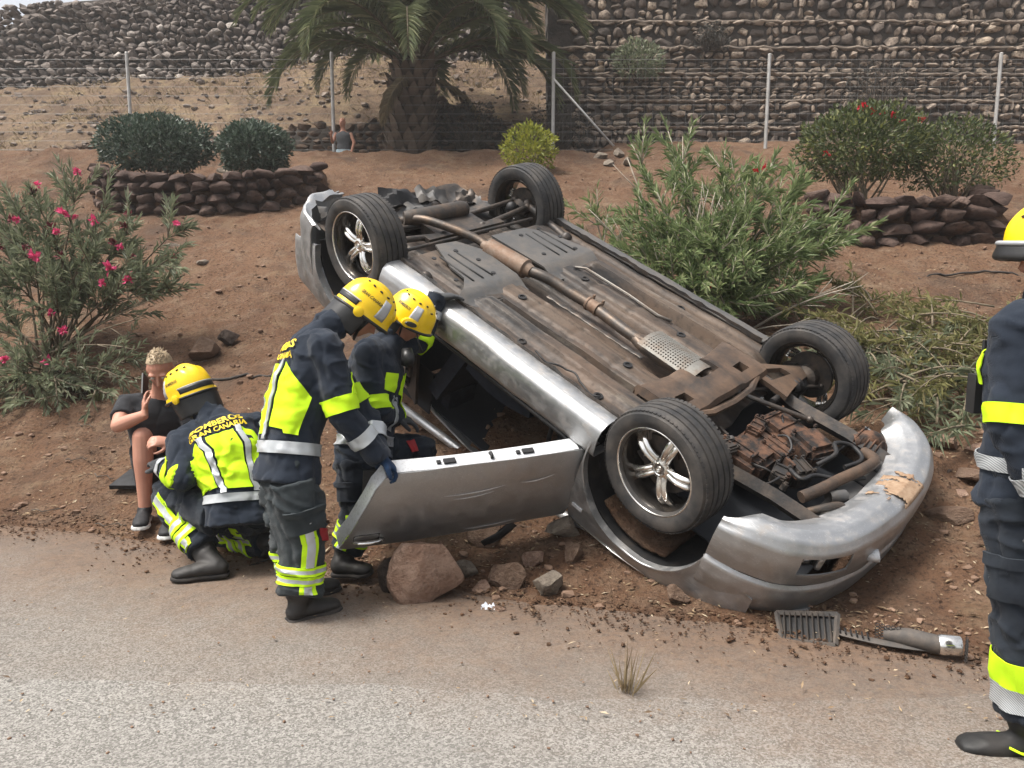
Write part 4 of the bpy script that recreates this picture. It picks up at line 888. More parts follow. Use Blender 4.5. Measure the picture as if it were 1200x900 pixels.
casting('engine_block', (1.42, .10, .44), (.24, .34, .17), M_ENGINE, 2, 1); casting('gearbox', (1.44, -.20, .43), (.30, .24, .18), M_ENGINE, 3, 0, .12)
casting('oil_sump', (1.60, -.17, .375), (.19, .20, .15), M_ENGINE, 0, 0, .3); casting('engine_mount', (1.33, .26, .375), (.10, .10, .06), M_DARKMETAL, 2, 0, .2); casting('engine_mount', (1.62, .20, .36), (.08, .13, .05), M_DARKMETAL, 2, 1, -.3); casting('alternator', (1.66, .06, .40), (.13, .13, .12), M_DARKMETAL, 3, 1, .4)
casting('starter_motor', (1.34, -.02, .36), (.08, .16, .07), M_ENGINE, 3, 1, -.2); casting('timing_cover', (1.50, .02, .37), (.16, .11, .05), M_ENGINE, 1, 1, .1)
for k in range(26):
    x, y = 1.45+r2.uniform(-.22, .26), r2.uniform(-.26, .28); z = .335+r2.uniform(0, .05); q_ = r2.random()
    if q_ < .4: mb = MB(); mb.lathe([(.018, .03), (.018, -.004), (.012, -.006), (.011, -.016), (.0001, -.017)], 10, Matrix.Translation((x, y, z)) @ Matrix.Rotation(r2.uniform(-.5, .5), 4, 'X')); mb.build('bolt_boss', M_ENGINE if k % 2 else M_DARKMETAL, car, smooth=35)
    elif q_ < .7: mb = MB(); mb.box((x, y, z), (r2.uniform(.03, .09), r2.uniform(.012, .03), r2.uniform(.02, .05)), Matrix.Rotation(r2.choice((0, .3, 1.57)), 3, 'Z')); mb.build('bracket', M_ENGINE if k % 3 else M_DARKMETAL, car)
    else:
        a = r2.uniform(0, 6.3); pipe('wiring', [(x, y, z), (x+.05*cos(a), y+.05*sin(a), z-.03), (x+.12*cos(a+.4), y+.12*sin(a+.4), z-.01), (x+.18*cos(a+.9), y+.18*sin(a+.9), z+.03)], .006, M_BLACK, 6)
for x, y in ((.93, .16), (.93, -.20), (1.02, .36), (1.02, -.38), (1.10, .10), (1.10, -.16), (1.06, .24)):
    mb = MB(); mb.lathe([(.018, .012), (.018, -.008), (.011, -.010), (.011, -.018), (.0001, -.019)], 10, Matrix.Translation((x, y, .262))); mb.build('subframe_bolt', M_DARKMETAL, car, smooth=35)
for s in (1, -1):
    mb = MB(); mb.tube([(.84, s*.40, .262), (.97, s*.42, .256), (1.10, s*.36, .262), (1.16, s*.20, .27), (1.17, 0, .275)], [(.016, .022)]*5, 6, side=(0, 0, 1)); mb.build('subframe_tube', M_SUBFR, car, smooth=40)
pipe('radiator_hose', [(1.80, .34, .30), (1.84, .22, .275), (1.86, .05, .285), (1.90, -.12, .27), (1.90, -.28, .29), (1.82, -.36, .33)], .030, M_SUBFR)
pipe('coolant_hose', [(1.66, .20, .30), (1.74, .24, .28), (1.76, .12, .30), (1.86, .04, .29), (1.93, -.10, .30)], .011, M_BLACK)
pipe('coolant_hose', [(1.72, .02, .31), (1.75, -.10, .27), (1.70, -.20, .28), (1.76, -.30, .30), (1.85, -.24, .30), (1.82, -.10, .31)], .012, M_BLACK)
pipe('coolant_hose', [(1.86, .40, .32), (1.92, .30, .29), (1.95, .22, .30), (1.99, .20, .32)], .02, M_PIPE)
pipe('intake_duct', [(1.74, -.42, .34), (1.80, -.46, .30), (1.84, -.47, .32), (1.90, -.45, .36)], [.05, .052, .05, .045], M_ENGINE)
for k in range(5): 
    mb = MB(); x = 1.74+.03*k; mb.tube([V((x+.0, -.445+.056*cos(a), .325+.056*sin(a))) for a in np.linspace(0, 2*pi, 17)], .006, 5); mb.build('duct_ring', M_ENGINE, car, smooth=True)
mb = MB(); mb.box((1.985, 0, .40), (.10, .86, .10)); mb.box((1.93, .16, .375), (.03, .3, .03)); mb.build('radiator', M_BLACK, car)
mb = MB(); mb.box((1.955, .02, .338), (.16, .80, .014)); mb.build('radiator_cover', M_TRAY, car)
for y in (-.26, -.08, .10, .26):
    mb = MB(); mb.box((1.955, y, .3285), (.15, .012, .006)); mb.build('cover_rib', M_BLACK, car)
mb = MB(); mb.lathe([(.03, 0), (.032, .10), (.02, .10), (.018, .02)], 14, Matrix.Translation((1.88, .20, .31)) @ Matrix.Rotation(pi/2, 4, 'X') @ Matrix.Rotation(.5, 4, 'Y')); mb.build('filler_neck', M_TRAY, car, smooth=40)
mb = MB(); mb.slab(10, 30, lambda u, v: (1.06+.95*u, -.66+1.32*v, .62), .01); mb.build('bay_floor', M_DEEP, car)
# fallen dirt inside the front wheel housing
mb = MB(); mb.slab(16, 10, lambda u, v: (1.275+.37*cos(pi*(.33+.40*u)), .80-.34*v, .43+.375*sin(pi*(.33+.40*u))-.045*sin(pi*u)*sin(pi*v)*(.6+.8*nz(u*3, v*3, 5))+.010*nz(u*12, v*12)), .02); mb.build('trapped_earth', M_DIRT, car, smooth=True)
# ---- wheels
TR = .322
def tyre_profile():
    w = .112; P = [(.222, -.100), (.240, -.112), (.275, -.119), (.300, -.113), (.313, -.098)]
    groove = [(-.062, .010), (-.022, .010), (.022, .010), (.062, .010)]; x = -.085; P.append((TR-.003, x))
    for g, gw in groove: P += [(TR, g-gw/2-.001), (TR-.009, g-gw/2+.001), (TR-.009, g+gw/2-.001), (TR, g+gw/2+.001)]
    P += [(TR-.003, .085), (.313, .098), (.300, .113), (.275, .119), (.240, .112), (.222, .100)]; return P
def make_tyre_mesh():
    mb = MB(); n = 96; mb.lathe(tyre_profile(), n); mb.lathe([(.222, .100), (.212, .09), (.205, 0), (.212, -.09), (.222, -.100)], n)
    for k in range(80):             # shoulder sipes as thin raised blocks of the sidewall edge
        for sg in (-1, 1):
            a = 2*pi*k/80; M = Matrix.Rotation(a, 3, 'Z'); mb.box(M @ V((.3135, 0, sg*.096)), (.0045, .0175, .020), M)
    me = mb.mesh('tyre'); me.materials.append(M_TYRE); me.polygons.foreach_set('use_smooth', [True]*len(me.polygons)); me.set_sharp_from_angle(angle=radians(32)); return me
def make_rim_mesh():
    mb = MB(); n = 72
    mb.lathe([(.226, .108), (.231, .104), (.229, .096), (.216, .092), (.206, .075), (.196, .02), (.19, -.06), (.205, -.095), (.226, -.108), (.232, -.10), (.22, -.085)], n)
    me = mb.mesh('rim'); me.materials.append(M_RIM); me.polygons.foreach_set('use_smooth', [True]*len(me.polygons)); me.set_sharp_from_angle(angle=radians(40)); return me
def make_lip_mesh():
    mb = MB(); mb.lathe([(.226, .1085), (.2325, .105), (.231, .095), (.221, .0955), (.2215, .104)], 72, closed=True)
    me = mb.mesh('rim_lip'); me.materials.append(M_CHROME); me.polygons.foreach_set('use_smooth', [True]*len(me.polygons)); return me
def make_spoke_mesh():
    mb = MB()
    for off in (-1, 1):           # twin blade, bent outwards near the rim
        def f(u, v):
            r = .030+.180*u; c = off*(.0135+.008*u**1.5); w = .0135+.005*u; h = .050+.022*sin(pi*min(1, u*1.1))-.018*sstep(.75, 1, u)
            return (r, c+(v-.5)*2*w, h-.014*abs(2*v-1)**2)
        mb.slab(14, 6, f, .030)
    mb.slab(8, 4, lambda u, v: (.03+.10*u, (v-.5)*.03, .044+.012*u), .02)
    me = mb.mesh('spoke'); me.materials.append(M_CHROME); me.polygons.foreach_set('use_smooth', [True]*len(me.polygons)); me.set_sharp_from_angle(angle=radians(50)); return me
def make_hub_mesh():
    mb = MB(); mb.lathe([(.060, .035), (.058, .048), (.036, .058), (.034, .062), (.031, .062), (.028, .059), (.0001, .060)], 30)
    mb.tube([V((.016*cos(a), .011*sin(a), .0615)) for a in np.linspace(0, 2*pi, 19)], .002, 5); mb.tube([(-.010, -.006, .062), (-.004, .006, .062), (.004, -.006, .062), (.010, .006, .062)], .002, 5)
    for k in range(5): a = 2*pi*(k+.5)/5; mb.lathe([(.008, .03), (.008, .052), (.0001, .053)], 8, Matrix.Translation((.048*cos(a), .048*sin(a), 0)))
    me = mb.mesh('hub_cap'); me.materials.append(M_CHROME); me.polygons.foreach_set('use_smooth', [True]*len(me.polygons)); me.set_sharp_from_angle(angle=radians(35)); return me
def make_disc_mesh():
    mb = MB(); mb.lathe([(.05, .0), (.145, .0), (.147, -.01), (.145, -.022), (.05, -.022)], 40); mb.box((.10, .05, -.01), (.09, .16, .06), Matrix.Rotation(.5, 3, 'Z')); mb.lathe([(.07, -.02), (.07, -.07), (.03, -.09)], 16)
    me = mb.mesh('brake_disc'); me.materials.append(M_DARKMETAL); return me
WM = dict(tyre=make_tyre_mesh(), rim_lip=make_lip_mesh(), hub_cap=make_hub_mesh(), brake_disc=make_disc_mesh()); ME_RIM = make_rim_mesh(); ME_SPOKE = make_spoke_mesh()
for x, s, spin, steer in ((-1.265, 1, .35, 0), (1.265, 1, 1.42, .06), (-1.265, -1, .8, 0), (1.265, -1, 2.1, .06)):
    w = bpy.data.objects.new('wheel', ME_RIM); COL.objects.link(w); w.parent = car
    R = Matrix.Rotation(-s*pi/2, 4, 'X')          # local +z points outwards
    w.matrix_local = Matrix.Translation((x, s*.745, .30)) @ Matrix.Rotation(steer, 4, 'Z') @ R @ Matrix.Rotation(spin, 4, 'Z')
    for nm, me in WM.items():
        o = bpy.data.objects.new(nm, me); COL.objects.link(o); o.parent = w
    for k in range(5):
        o = bpy.data.objects.new('spoke', ME_SPOKE); COL.objects.link(o); o.parent = w; o.matrix_local = Matrix.Rotation(2*pi*k/5, 4, 'Z')
# ---- the open door (hinged at its front edge)
DA = radians(67); dh = V((.865, .862, 0)); dx = V((-cos(DA), sin(DA), 0)); dn = V((sin(DA), cos(DA), 0))     # along the door, and out of its skin
def door_pt(l, z, out=0.0):
    bulge = interp(z, [.44, .5, .62, .8, .96], [-.02, .0, .012, .008, -.03]) + .012*sin(pi*max(0, min(1, l/1.25))) + (.008*nz(l*3.5, z*6, 3)+.003*nz(l*11, z*14, 6) if out == 0 else 0)
    return dh + dx*l + dn*(bulge+out) + V((0, 0, z))
dpoly = [(0, .455), (.35, .45), (.75, .452), (.98, .458), (1.045, .475), (1.09, .53), (1.15, .68), (1.22, .86), (1.245, .94), (1.21, .955), (.6, .955), (0, .945)]
door = panel('door', dpoly, lambda a, b: door_pt(a, b), M_DOOR, car, .06, .01); door['label'] = 'open silver driver door hanging upside down'
mb = MB(); mb.slab(40, 4, lambda u, v: door_pt(.02+1.0*u, .462+.006*sin(pi*u), -.012-.085*v), .008); sill = mb.build('door_edge', M_WHITE_EDGE, door, smooth=40)
for l in (.30, .72): 
    mb = MB(); mb.box(door_pt(l, .452, -.045), (.06, .03, .012), frame(dx)); mb.box(door_pt(l+.055, .452, -.045), (.02, .02, .01), frame(dx)); mb.build('edge_clip', M_BLACK, door)
mb = MB(); mb.tube([door_pt(.50, .456, -.03), door_pt(.50, .446, -.04), door_pt(.50, .446, -.06), door_pt(.50, .456, -.07)], .009, 8); mb.build('drain_plug', M_BLACK, door, smooth=True)
mb = MB(); mb.slab(16, 8, lambda u, v: door_pt(.05+1.08*u, .50+.42*v, -.10), .01); mb.build('door_lining', M_BLACK, door)
mb = MB(); mb.slab(6, 10, lambda u, v: door_pt(.0, .47+.46*v, -.02-.085*u), .006); mb.build('hinge_face', M_WHITE_EDGE, door)
def endf(u, v):
    l = interp(.47+.46*v, [.45, .475, .53, .68, .86, .94], [1.03, 1.045, 1.09, 1.15, 1.22, 1.245]); return door_pt(l-.004, .47+.46*v, -.008-.09*u)
mb = MB(); mb.slab(4, 14, endf, -.006); mb.build('shut_face', M_WHITE_EDGE, door, smooth=40)
mb = MB(); mb.slab(10, 8, lambda u, v: door_pt(1.05+.13*u, .838+.05*v, .002-.022*sin(pi*u)*sin(pi*v)), .004); mb.build('handle_cup', M_BLACK, door, smooth=True)
mb = MB(); mb.tube([door_pt(1.03+.15*t, .885-.012*sin(pi*t), .004+.026*sin(pi*t)**.6) for t in np.linspace(0, 1, 12)], [(.009, .012)]*12, 8); hd = mb.build('handle', M_CHROME, door, smooth=True)
mb = MB(); mb.tube([door_pt(l, .95, -.02) for l in np.linspace(.02, 1.2, 12)], .008, 6); mb.build('window_seal', M_BLACK, door, smooth=True)
for l0, l1, z0 in ((.42, .75, .60), (.48, .70, .63), (.15, .34, .58), (.30, .60, .90)):
    mb = MB(); mb.slab(20, 1, lambda u, v: door_pt(l0+(l1-l0)*u, z0+.02*sin(2*u)+.006*sin(pi*u)*v, .0025), .001); mb.build('scratch', M_WHITE_EDGE, door)
mb = MB(); mb.tube([door_pt(.30, .96, .0), door_pt(.36, 1.06, -.02), door_pt(.44, 1.12, -.03)], [(.03, .008)]*3, 6); mb.build('torn_seal', M_BLACK, door, smooth=True)
for z, l in ((.70, .05),): 
    mb = MB(); mb.box(V((.93, side_y(.93, .80)+.003, .80)), (.07, .008, .018)); mb.build('side_marker', M_WHITE_EDGE, car)
# bright trim where bonnet meets fender
mb = MB(); mb.tube([(x, side_y(x, z)+.004, z) for x, z in ((.87, .937), (1.2, .917), (1.6, .868), (1.92, .795))], .006, 6); mb.build('bonnet_edge_trim', M_CHROME, car, smooth=True)
# ================================================================ people
def cloth(name, c1, c2, scale=30, rough=.9):
    t = NT(name); n = t.noise(5, 5, .65); w = t.n('ShaderNodeTexWave'); w.inputs['Scale'].default_value = 180; t.t.links.new(t.vec((1, 1, 1), rot=(.5, .4, .2)), w.inputs['Vector'])
    c = t.mix(t.ramp(n, .38, .68), c1, c2); t.base(c, rough, 0, .2); t.p.inputs['Sheen Weight'].default_value = .08
    nr = t.n('ShaderNodeTexNoise'); nr.noise_type = 'RIDGED_MULTIFRACTAL'; nr.inputs['Scale'].default_value = 7; nr.inputs['Detail'].default_value = 3; t.t.links.new(t.vec((1, 1, 1.8), rot=(.3, .2, 0)), nr.inputs['Vector'])
    t.bump(t.math('ADD', t.math('MULTIPLY', w.outputs['Fac'], .12), t.math('ADD', t.math('MULTIPLY', nr.outputs['Fac'], .8), t.noise(9, 5, .6))), .45, .02); return t.m
M_NAVY = cloth('navy_jacket_cloth', (.013, .019, .030), (.021, .028, .042)); M_TROUS = cloth('charcoal_trouser_cloth', (.026, .033, .036), (.042, .050, .054))
M_TROUS_DK = cloth('navy_trouser_cloth', (.012, .016, .024), (.020, .026, .034)); M_SHIRT = cloth('charcoal_tshirt', (.020, .021, .024), (.032, .033, .037)); M_SHORTS = cloth('black_shorts', (.008, .008, .009), (.014, .014, .016))
M_HIVIS = noisy('hi_vis_yellow', (.56, .86, .012), (.48, .76, .01), 7, .75, 0, .25, 14, .01, .3)
M_REFL = noisy('reflective_tape', (.52, .54, .55), (.40, .42, .43), 8, .38, .35, .2, 22, .004)
def hatch_mat():
    t = NT('hatched_reflective_tape'); w = t.n('ShaderNodeTexWave'); w.inputs['Scale'].default_value = 60; w.inputs['Distortion'].default_value = 0; t.t.links.new(t.vec((1, 1, 1), rot=(.3, .7, .2)), w.inputs['Vector'])
    t.base(t.mix(t.ramp(w.outputs['Fac'], .3, .7), (.24, .26, .27), (.55, .57, .58)), .4, .3); return t.m
M_HATCH = hatch_mat()
M_RED = noisy('red_tab', (.30, .012, .016), (.22, .010, .014), 8, .7)
M_LETTER = noisy('yellow_lettering', (.80, .58, .02), (.72, .50, .02), 8, .6, bump=0)
M_HELM = noisy('helmet_yellow', (.83, .56, .006), (.78, .50, .005), 3, .28, 0, .03, 30, .002, .5)
M_HELM_BLK = noisy('helmet_black', (.012, .012, .013), (.022, .022, .022), 9, .4, bump=.05); M_HELM_GRY = noisy('helmet_grey_tape', (.42, .43, .44), (.36, .37, .38), 9, .4, .2, .05)
M_BOOT = noisy('boot_leather', (.013, .013, .013), (.034, .030, .027), 7, .6, 0, .25, 40, .004); M_SOLE = noisy('boot_sole', (.014, .013, .013), (.05, .042, .036), 9, .85)
M_GLOVE_BLUE = cloth('blue_glove', (.010, .030, .075), (.016, .042, .095)); M_GLOVE_GREY = cloth('grey_glove', (.045, .047, .050), (.075, .076, .078))
M_HAIR = noisy('blond_hair', (.40, .31, .20), (.24, .175, .105), 30, .6, 0, .5, 120, .004); M_EYE = noisy('eye', (.55, .52, .5), (.5, .48, .46), 5, .3, bump=0)
def skin_mat(c1, c2):
    t = NT('skin'); n = t.noise(6, 4); t.base(t.mix(t.ramp(n, .35, .7), c1, c2), .5, 0, .4); t.p.inputs['Subsurface Weight'].default_value = .08; t.p.inputs['Subsurface Radius'].default_value = (.02, .008, .005); t.p.inputs['Subsurface Scale'].default_value = .3
    t.bump(t.noise(120, 3), .1, .002); return t.m
M_SKIN = skin_mat((.42, .215, .145), (.36, .165, .105)); M_SKIN_RED = skin_mat((.46, .235, .165), (.40, .185, .125))
UP = V((0, 0, 1))
def orth(a, t): a = V(a); t = V(t).normalized(); return (a - t*a.dot(t)).normalized()
def poly_at(P, h):
    d = [0]
    for a, b in zip(P, P[1:]): d.append(d[-1]+(b-a).length)
    s = h*d[-1]
    for i in range(len(P)-1):
        if s <= d[i+1] or i == len(P)-2:
            k = (s-d[i])/max(1e-6, d[i+1]-d[i]); return P[i].lerp(P[i+1], k), (P[i+1]-P[i]).normalized()
def wrap(name, bvh, axis, ref, quad, mat, parent, off, nu=20, nv=8, lift=.010, th=.004, maxd=.35):
    """sheet of tape or cloth laid on a garment; quad = four (angle deg, height 0..1) corners round the axis, angle from ref"""
    (a0, h0), (a1, h1), (a2, h2), (a3, h3) = quad
    def f(u, v):
        a = radians((a0*(1-u)+a1*u)*(1-v)+(a3*(1-u)+a2*u)*v); h = (h0*(1-u)+h1*u)*(1-v)+(h3*(1-u)+h2*u)*v
        return wrap_pt(bvh, axis, ref, a, h, lift, maxd)
    mb = MB(); mb.slab(nu, nv, f, th); return mb.build(name, mat, parent, off, smooth=50)
def wrap_pt(bvh, axis, ref, a, h, lift, maxd=.35):
    p, t = poly_at(axis, h); A = orth(ref, t); B = t.cross(A); d = A*cos(a)+B*sin(a)
    loc, n, i, dist = bvh.ray_cast(p, d, maxd)
    if loc is None: return p + d*(maxd*.8)
    return loc + d*lift
def wrap_text(bvh, axis, ref, body, a_mid, h_mid, size, r_est, L, mat, parent, off, name='lettering', bold=.01, lift=.012, flip=1):
    vs, fs = text_mesh(body, size, bold*size)
    out = [wrap_pt(bvh, axis, ref, radians(a_mid)+flip*x/r_est, h_mid+y/L, lift) for x, y in vs]
    return MB().add(out, fs).build(name, mat, parent, off)
def hand(mb, wrist, d, palm, curl=.6, sc=1.0, fat=1.0, left=True, spread=.06):
    """palm plus five fingers; d = towards the fingertips, palm = direction the palm faces"""
    d = V(d).normalized(); n = orth(palm, d); s = d.cross(n)*(1 if left else -1)     # s points to the thumb side
    w = V(wrist); k = w+d*.095*sc
    mb.tube([w-d*.02, w+d*.03*sc, w+d*.07*sc, k], [(.026*sc*fat, .020*sc*fat), (.036*sc*fat, .019*sc*fat), (.043*sc*fat, .018*sc*fat), (.040*sc*fat, .014*sc*fat)], 10, side=s)
    for i, (o, L) in enumerate(((.032, .072), (.011, .082), (-.011, .077), (-.031, .060))):
        p = k+s*o*sc-d*.012; dirv = (d+s*o*spread*20).normalized(); pts = [p]; a = curl*.5
        for seg in (.45, .32, .25):
            q = dirv*cos(a)+n*sin(a); pts.append(pts[-1]+q*L*seg*sc); a += curl
        mb.tube(pts, [.0095*sc*fat, .009*sc*fat, .0085*sc*fat, .006*sc*fat], 8)
    b = w+d*.025*sc+s*.030*sc; t1 = b+(s*.7+d*.6+n*.35).normalized()*.042*sc; t2 = t1+(s*.25+d*.85+n*.45).normalized()*.032*sc; t3 = t2+(d*.9+n*.5-s*.1).normalized()*.022*sc
    mb.tube([b-s*.01, t1, t2, t3], [.0125*sc*fat, .0115*sc*fat, .010*sc*fat, .007*sc*fat], 8)
def head_geo(mb, c, F, U, sc=1.0):
    S = F.cross(U); R = Matrix((F, -S, U)).transposed()      # x front, y left, z up
    P = lambda x, y, z: V(c)+R @ V((x*sc, y*sc, z*sc))
    mb.ball(P(-.012, 0, .03), (.098*sc, .077*sc, .095*sc), 16, R); mb.ball(P(.02, 0, -.03), (.072*sc, .062*sc, .085*sc), 16, R); mb.ball(P(.045, 0, -.085), (.036*sc, .040*sc, .028*sc), 12, R)
    mb.tube([P(.082, 0, .02), P(.098, 0, -.012), P(.108, 0, -.03), P(.088, 0, -.042)], [.009*sc, .012*sc, .016*sc, .012*sc], 8)
    mb.ball(P(.078, .030, .028), (.020*sc, .028*sc, .010*sc), 8, R); mb.ball(P(.078, -.030, .028), (.020*sc, .028*sc, .010*sc), 8, R); mb.ball(P(.082, 0, -.062), (.012*sc, .026*sc, .009*sc), 8, R)
    for y in (.078, -.078): mb.ball(P(-.012, y, -.008), (.024*sc, .010*sc, .034*sc), 10, R)
    return P, R
def foot_geo(mb, heel, toe, ankle, top, fat=1.0, shaft=.055):
    h = V(heel); t = V(toe); d = (t-h).normalized(); s = d.cross(UP).normalized(); L = (t-h).length; up = s.cross(d).normalized()
    P = lambda k, z: h+d*L*k+up*z
    mb.tube([P(.0, .040), P(.06, .045), P(.22, .050), P(.45, .046), P(.70, .040), P(.88, .034), P(.97, .030), P(1.0, .028)], [(.02*fat, .022), (.036*fat, .036), (.040*fat, .044), (.041*fat, .042), (.049*fat, .035), (.046*fat, .028), (.034*fat, .022), (.015*fat, .012)], 12, side=s)
    a = V(ankle); mb.tube([P(.16, .05), a.lerp(P(.2, .06), .3), a, V(top)], [(.042*fat, .046), (.046*fat, .050), (shaft*.92, shaft*.95), (shaft, shaft*1.05)], 12, side=s)
    return P, s, up, d, L
def sole(P, s, name, mat, parent, off, fat=1.0):
    mb = MB(); mb.tube([P(-.01, .012), P(.05, .012), P(.25, .012), P(.5, .013), P(.72, .012), P(.9, .014), P(1.0, .018), P(1.02, .02)], [(.025*fat, .011), (.041*fat, .014), (.043*fat, .014), (.042*fat, .014), (.054*fat, .014), (.050*fat, .014), (.034*fat, .013), (.014, .01)], 14, side=s, power=3); return mb.build(name, mat, parent, off, smooth=45)
class Person:
    def __init__(s, label, base, group=None):
        s.o = empty('person', base, label, 'person', group); s.off = V(base)
    def add(s, name, mb, mat, voxel=None, sm=2, wrinkle=0.0, parent=None, seed=0):
        if voxel:
            me = remesh(mb, voxel, sm, name)
            if wrinkle:
                displace(me, lambda c, n: wrinkle*(.6*frac((c.x*8+seed, c.y*8, c.z*12), .8, 3) + 1.5*(1-abs(noise.noise(V((c.x*6+seed, c.y*6, c.z*13+2*c.x)))))**7*max(.15, .5+noise.noise(c*3+V((seed, 2, 3)))) - .8*(1-abs(noise.noise(V((c.x*9, c.y*9+seed, c.z*5-3*c.y)))))**9))
            ob = finish(name, me, mat, parent or s.o, s.off, True)
            return ob, bvh_of_world(me, s.off)
        return mb.build(name, mat, parent or s.o, s.off, smooth=45), None
def bvh_of_world(me, off): return BVHTree.FromPolygons([v.co+off for v in me.vertices], [tuple(p.vertices) for p in me.polygons])
def torso_tube(mb, pel, waist, chest, sho, neck, S, k=1.0, pad=0.0, hem=None):
    pts = ([hem] if hem is not None else []) + [pel, waist, chest, chest.lerp(sho, .6), sho, sho.lerp(neck, .5), neck]
    r = ([(.168, .132)] if hem is not None else []) + [(.162, .118), (.152, .108), (.172, .122), (.180, .115), (.155, .092), (.085, .072), (.060, .060)]
    r = [(a*k+pad, b*k+pad) for a, b in r]; r[-1] = (.058+pad*.6, .060+pad*.6); mb.tube(pts, r, 20, side=S, power=2.4)
HELM_N = 56
def helmet(P, c, F, U, sc=1.0, lamp=None, goggles=False, words='BOMBEROS', disc=True, strap=True):
    """rescue helmet: yellow ribbed shell, black rim band, neck curtain"""
    F = V(F).normalized(); U = orth(U, F); S = U.cross(F); R = Matrix((F, S, U)).transposed(); c = V(c)
    def rim(ph): return radians(-6-20*(.5-.5*cos(ph))**.8)
    def sh(ph, k, o=0.0):
        el = rim(ph)+(pi/2-rim(ph))*k; y = sin(ph)*cos(el); rad = 1+o
        x, yy, z = .148*cos(el)*cos(ph)*rad, .120*y*rad, .140*sin(el)*rad
        rib = .007*(exp(-(yy/.018)**2)+.8*exp(-((abs(yy)-.062)/.012)**2))*sstep(.15, .55, sin(el)); flare = .012*exp(-(k/.06)**2)
        n = V((x, yy, z)).normalized(); return c+R @ ((V((x, yy, z+.03))+n*(rib+flare))*sc)
    mb = MB(); mb.slab(HELM_N, 22, lambda u, v: sh(2*pi*u, .999*v**.9), .006); h = mb.build('helmet', M_HELM, P.o, P.off, smooth=60, fix=True)
    def pt(ph, k, o=.012): return sh(radians(ph), k, o)
    def patchs(name, ph0, ph1, k0, k1, mat, o=.010, n=18): 
        mb = MB(); mb.slab(n, 3, lambda u, v: sh(radians(ph0+(ph1-ph0)*u), k0+(k1-k0)*v, o), .002); return mb.build(name, mat, h, P.off, smooth=True)
    patchs('rim_band', 112, 248, .075, .175, M_HELM_BLK, .014, 30); patchs('band_edge', 110, 250, .178, .20, M_HELM_GRY, .012, 30)
    for sg in (1, -1): patchs('side_tape', sg*52, sg*74, .10, .52, M_HELM_GRY, .012, 5)
    for sg in (1, -1):
        for k, (a, b) in enumerate(((150, .62), (125, .60), (100, .60), (75, .60), (48, .62), (25, .5))):
            mb = MB(); p = pt(sg*a, b, .02); q = pt(sg*a+9, b, .02); mb.tube([p, p.lerp(q, .5), q], [.003*sc, .0055*sc, .003*sc], 6); mb.build('vent', M_HELM_BLK, h, P.off)
    mb = MB(); mb.tube([sh(2*pi*i/56, 0.0, .01) for i in range(57)], .008*sc, 8, caps=False); mb.build('rim_trim', M_HELM_BLK, h, P.off, smooth=True)
    # neck curtain
    def cur(u, v):
        ph = radians(78+204*u); p = sh(ph, 0, -.05); return p+R @ V((-.012*v*cos(ph)*-1, 0, -.115*v))*sc*1.0+(c-p)*(.10*v)+R @ V((0, .006*sin(14*u), 0))
    mb = MB(); mb.slab(26, 8, cur, .006); mb.build('neck_curtain', M_HELM_BLK, h, P.off, smooth=True)
    for sg in (1, -1):
        if disc:
            p = sh(radians(sg*100), .02, .03); p2 = p+R @ V((0, sg*.010, 0)); mb = MB(); mb.tube([p, p2, p2+R @ V((0, sg*.006, 0))], [.026*sc, .026*sc, .016*sc], 14); mb.build('side_knob', M_HELM, h, P.off, smooth=40)
    vs, fs = text_mesh(words, 1, .02)
    for sg in (1, -1):
        out = [sh(radians(sg*100)+x*.125, .36+y*.09, .022) for x, y in vs]; MB().add(out, fs).build('lettering', M_HELM_BLK, h, P.off)
    if lamp:
        p = sh(radians(lamp), .10, .06); d = (p-c).normalized(); mb = MB(); mb.tube([p-d*.03, p-d*.012, p, p+d*.006], [(.030*sc, .050*sc), (.034*sc, .056*sc), (.030*sc, .050*sc), (.016, .03)], 16, side=S.cross(d) if abs(S.dot(d)) > .5 else U); mb.build('torch_housing', M_HELM, h, P.off, smooth=40)
        mb = MB(); mb.tube([p+d*.004, p+d*.012], [(.016*sc, .036*sc), (.012*sc, .03*sc)], 14, side=S.cross(d) if abs(S.dot(d)) > .5 else U); mb.build('torch_lens', M_HELM_BLK, h, P.off, smooth=40)
    if goggles:
        mb = MB(); mb.slab(24, 6, lambda u, v: sh(radians(-50+100*u), -.02+.16*v, .10+.03*sin(pi*v)), .012); mb.build('goggles', M_HELM_BLK, h, P.off, smooth=True)
        mb = MB(); mb.tube([sh(radians(a), .16, .09) for a in range(-90, 91, 10)], .008, 8); mb.build('goggle_frame', M_HELM_GRY, h, P.off, smooth=True)
    if strap:
        mb = MB(); q = [sh(radians(75), -.02, -.06), c+R @ V((.04, .07, -.08))*sc, c+R @ V((.065, .0, -.125))*sc, c+R @ V((.04, -.07, -.08))*sc, sh(radians(-75), -.02, -.06)]; mb.tube(q, [(.009, .003)]*5, 6); mb.build('chin_strap', M_HELM_BLK, h, P.off, smooth=True)
    return h
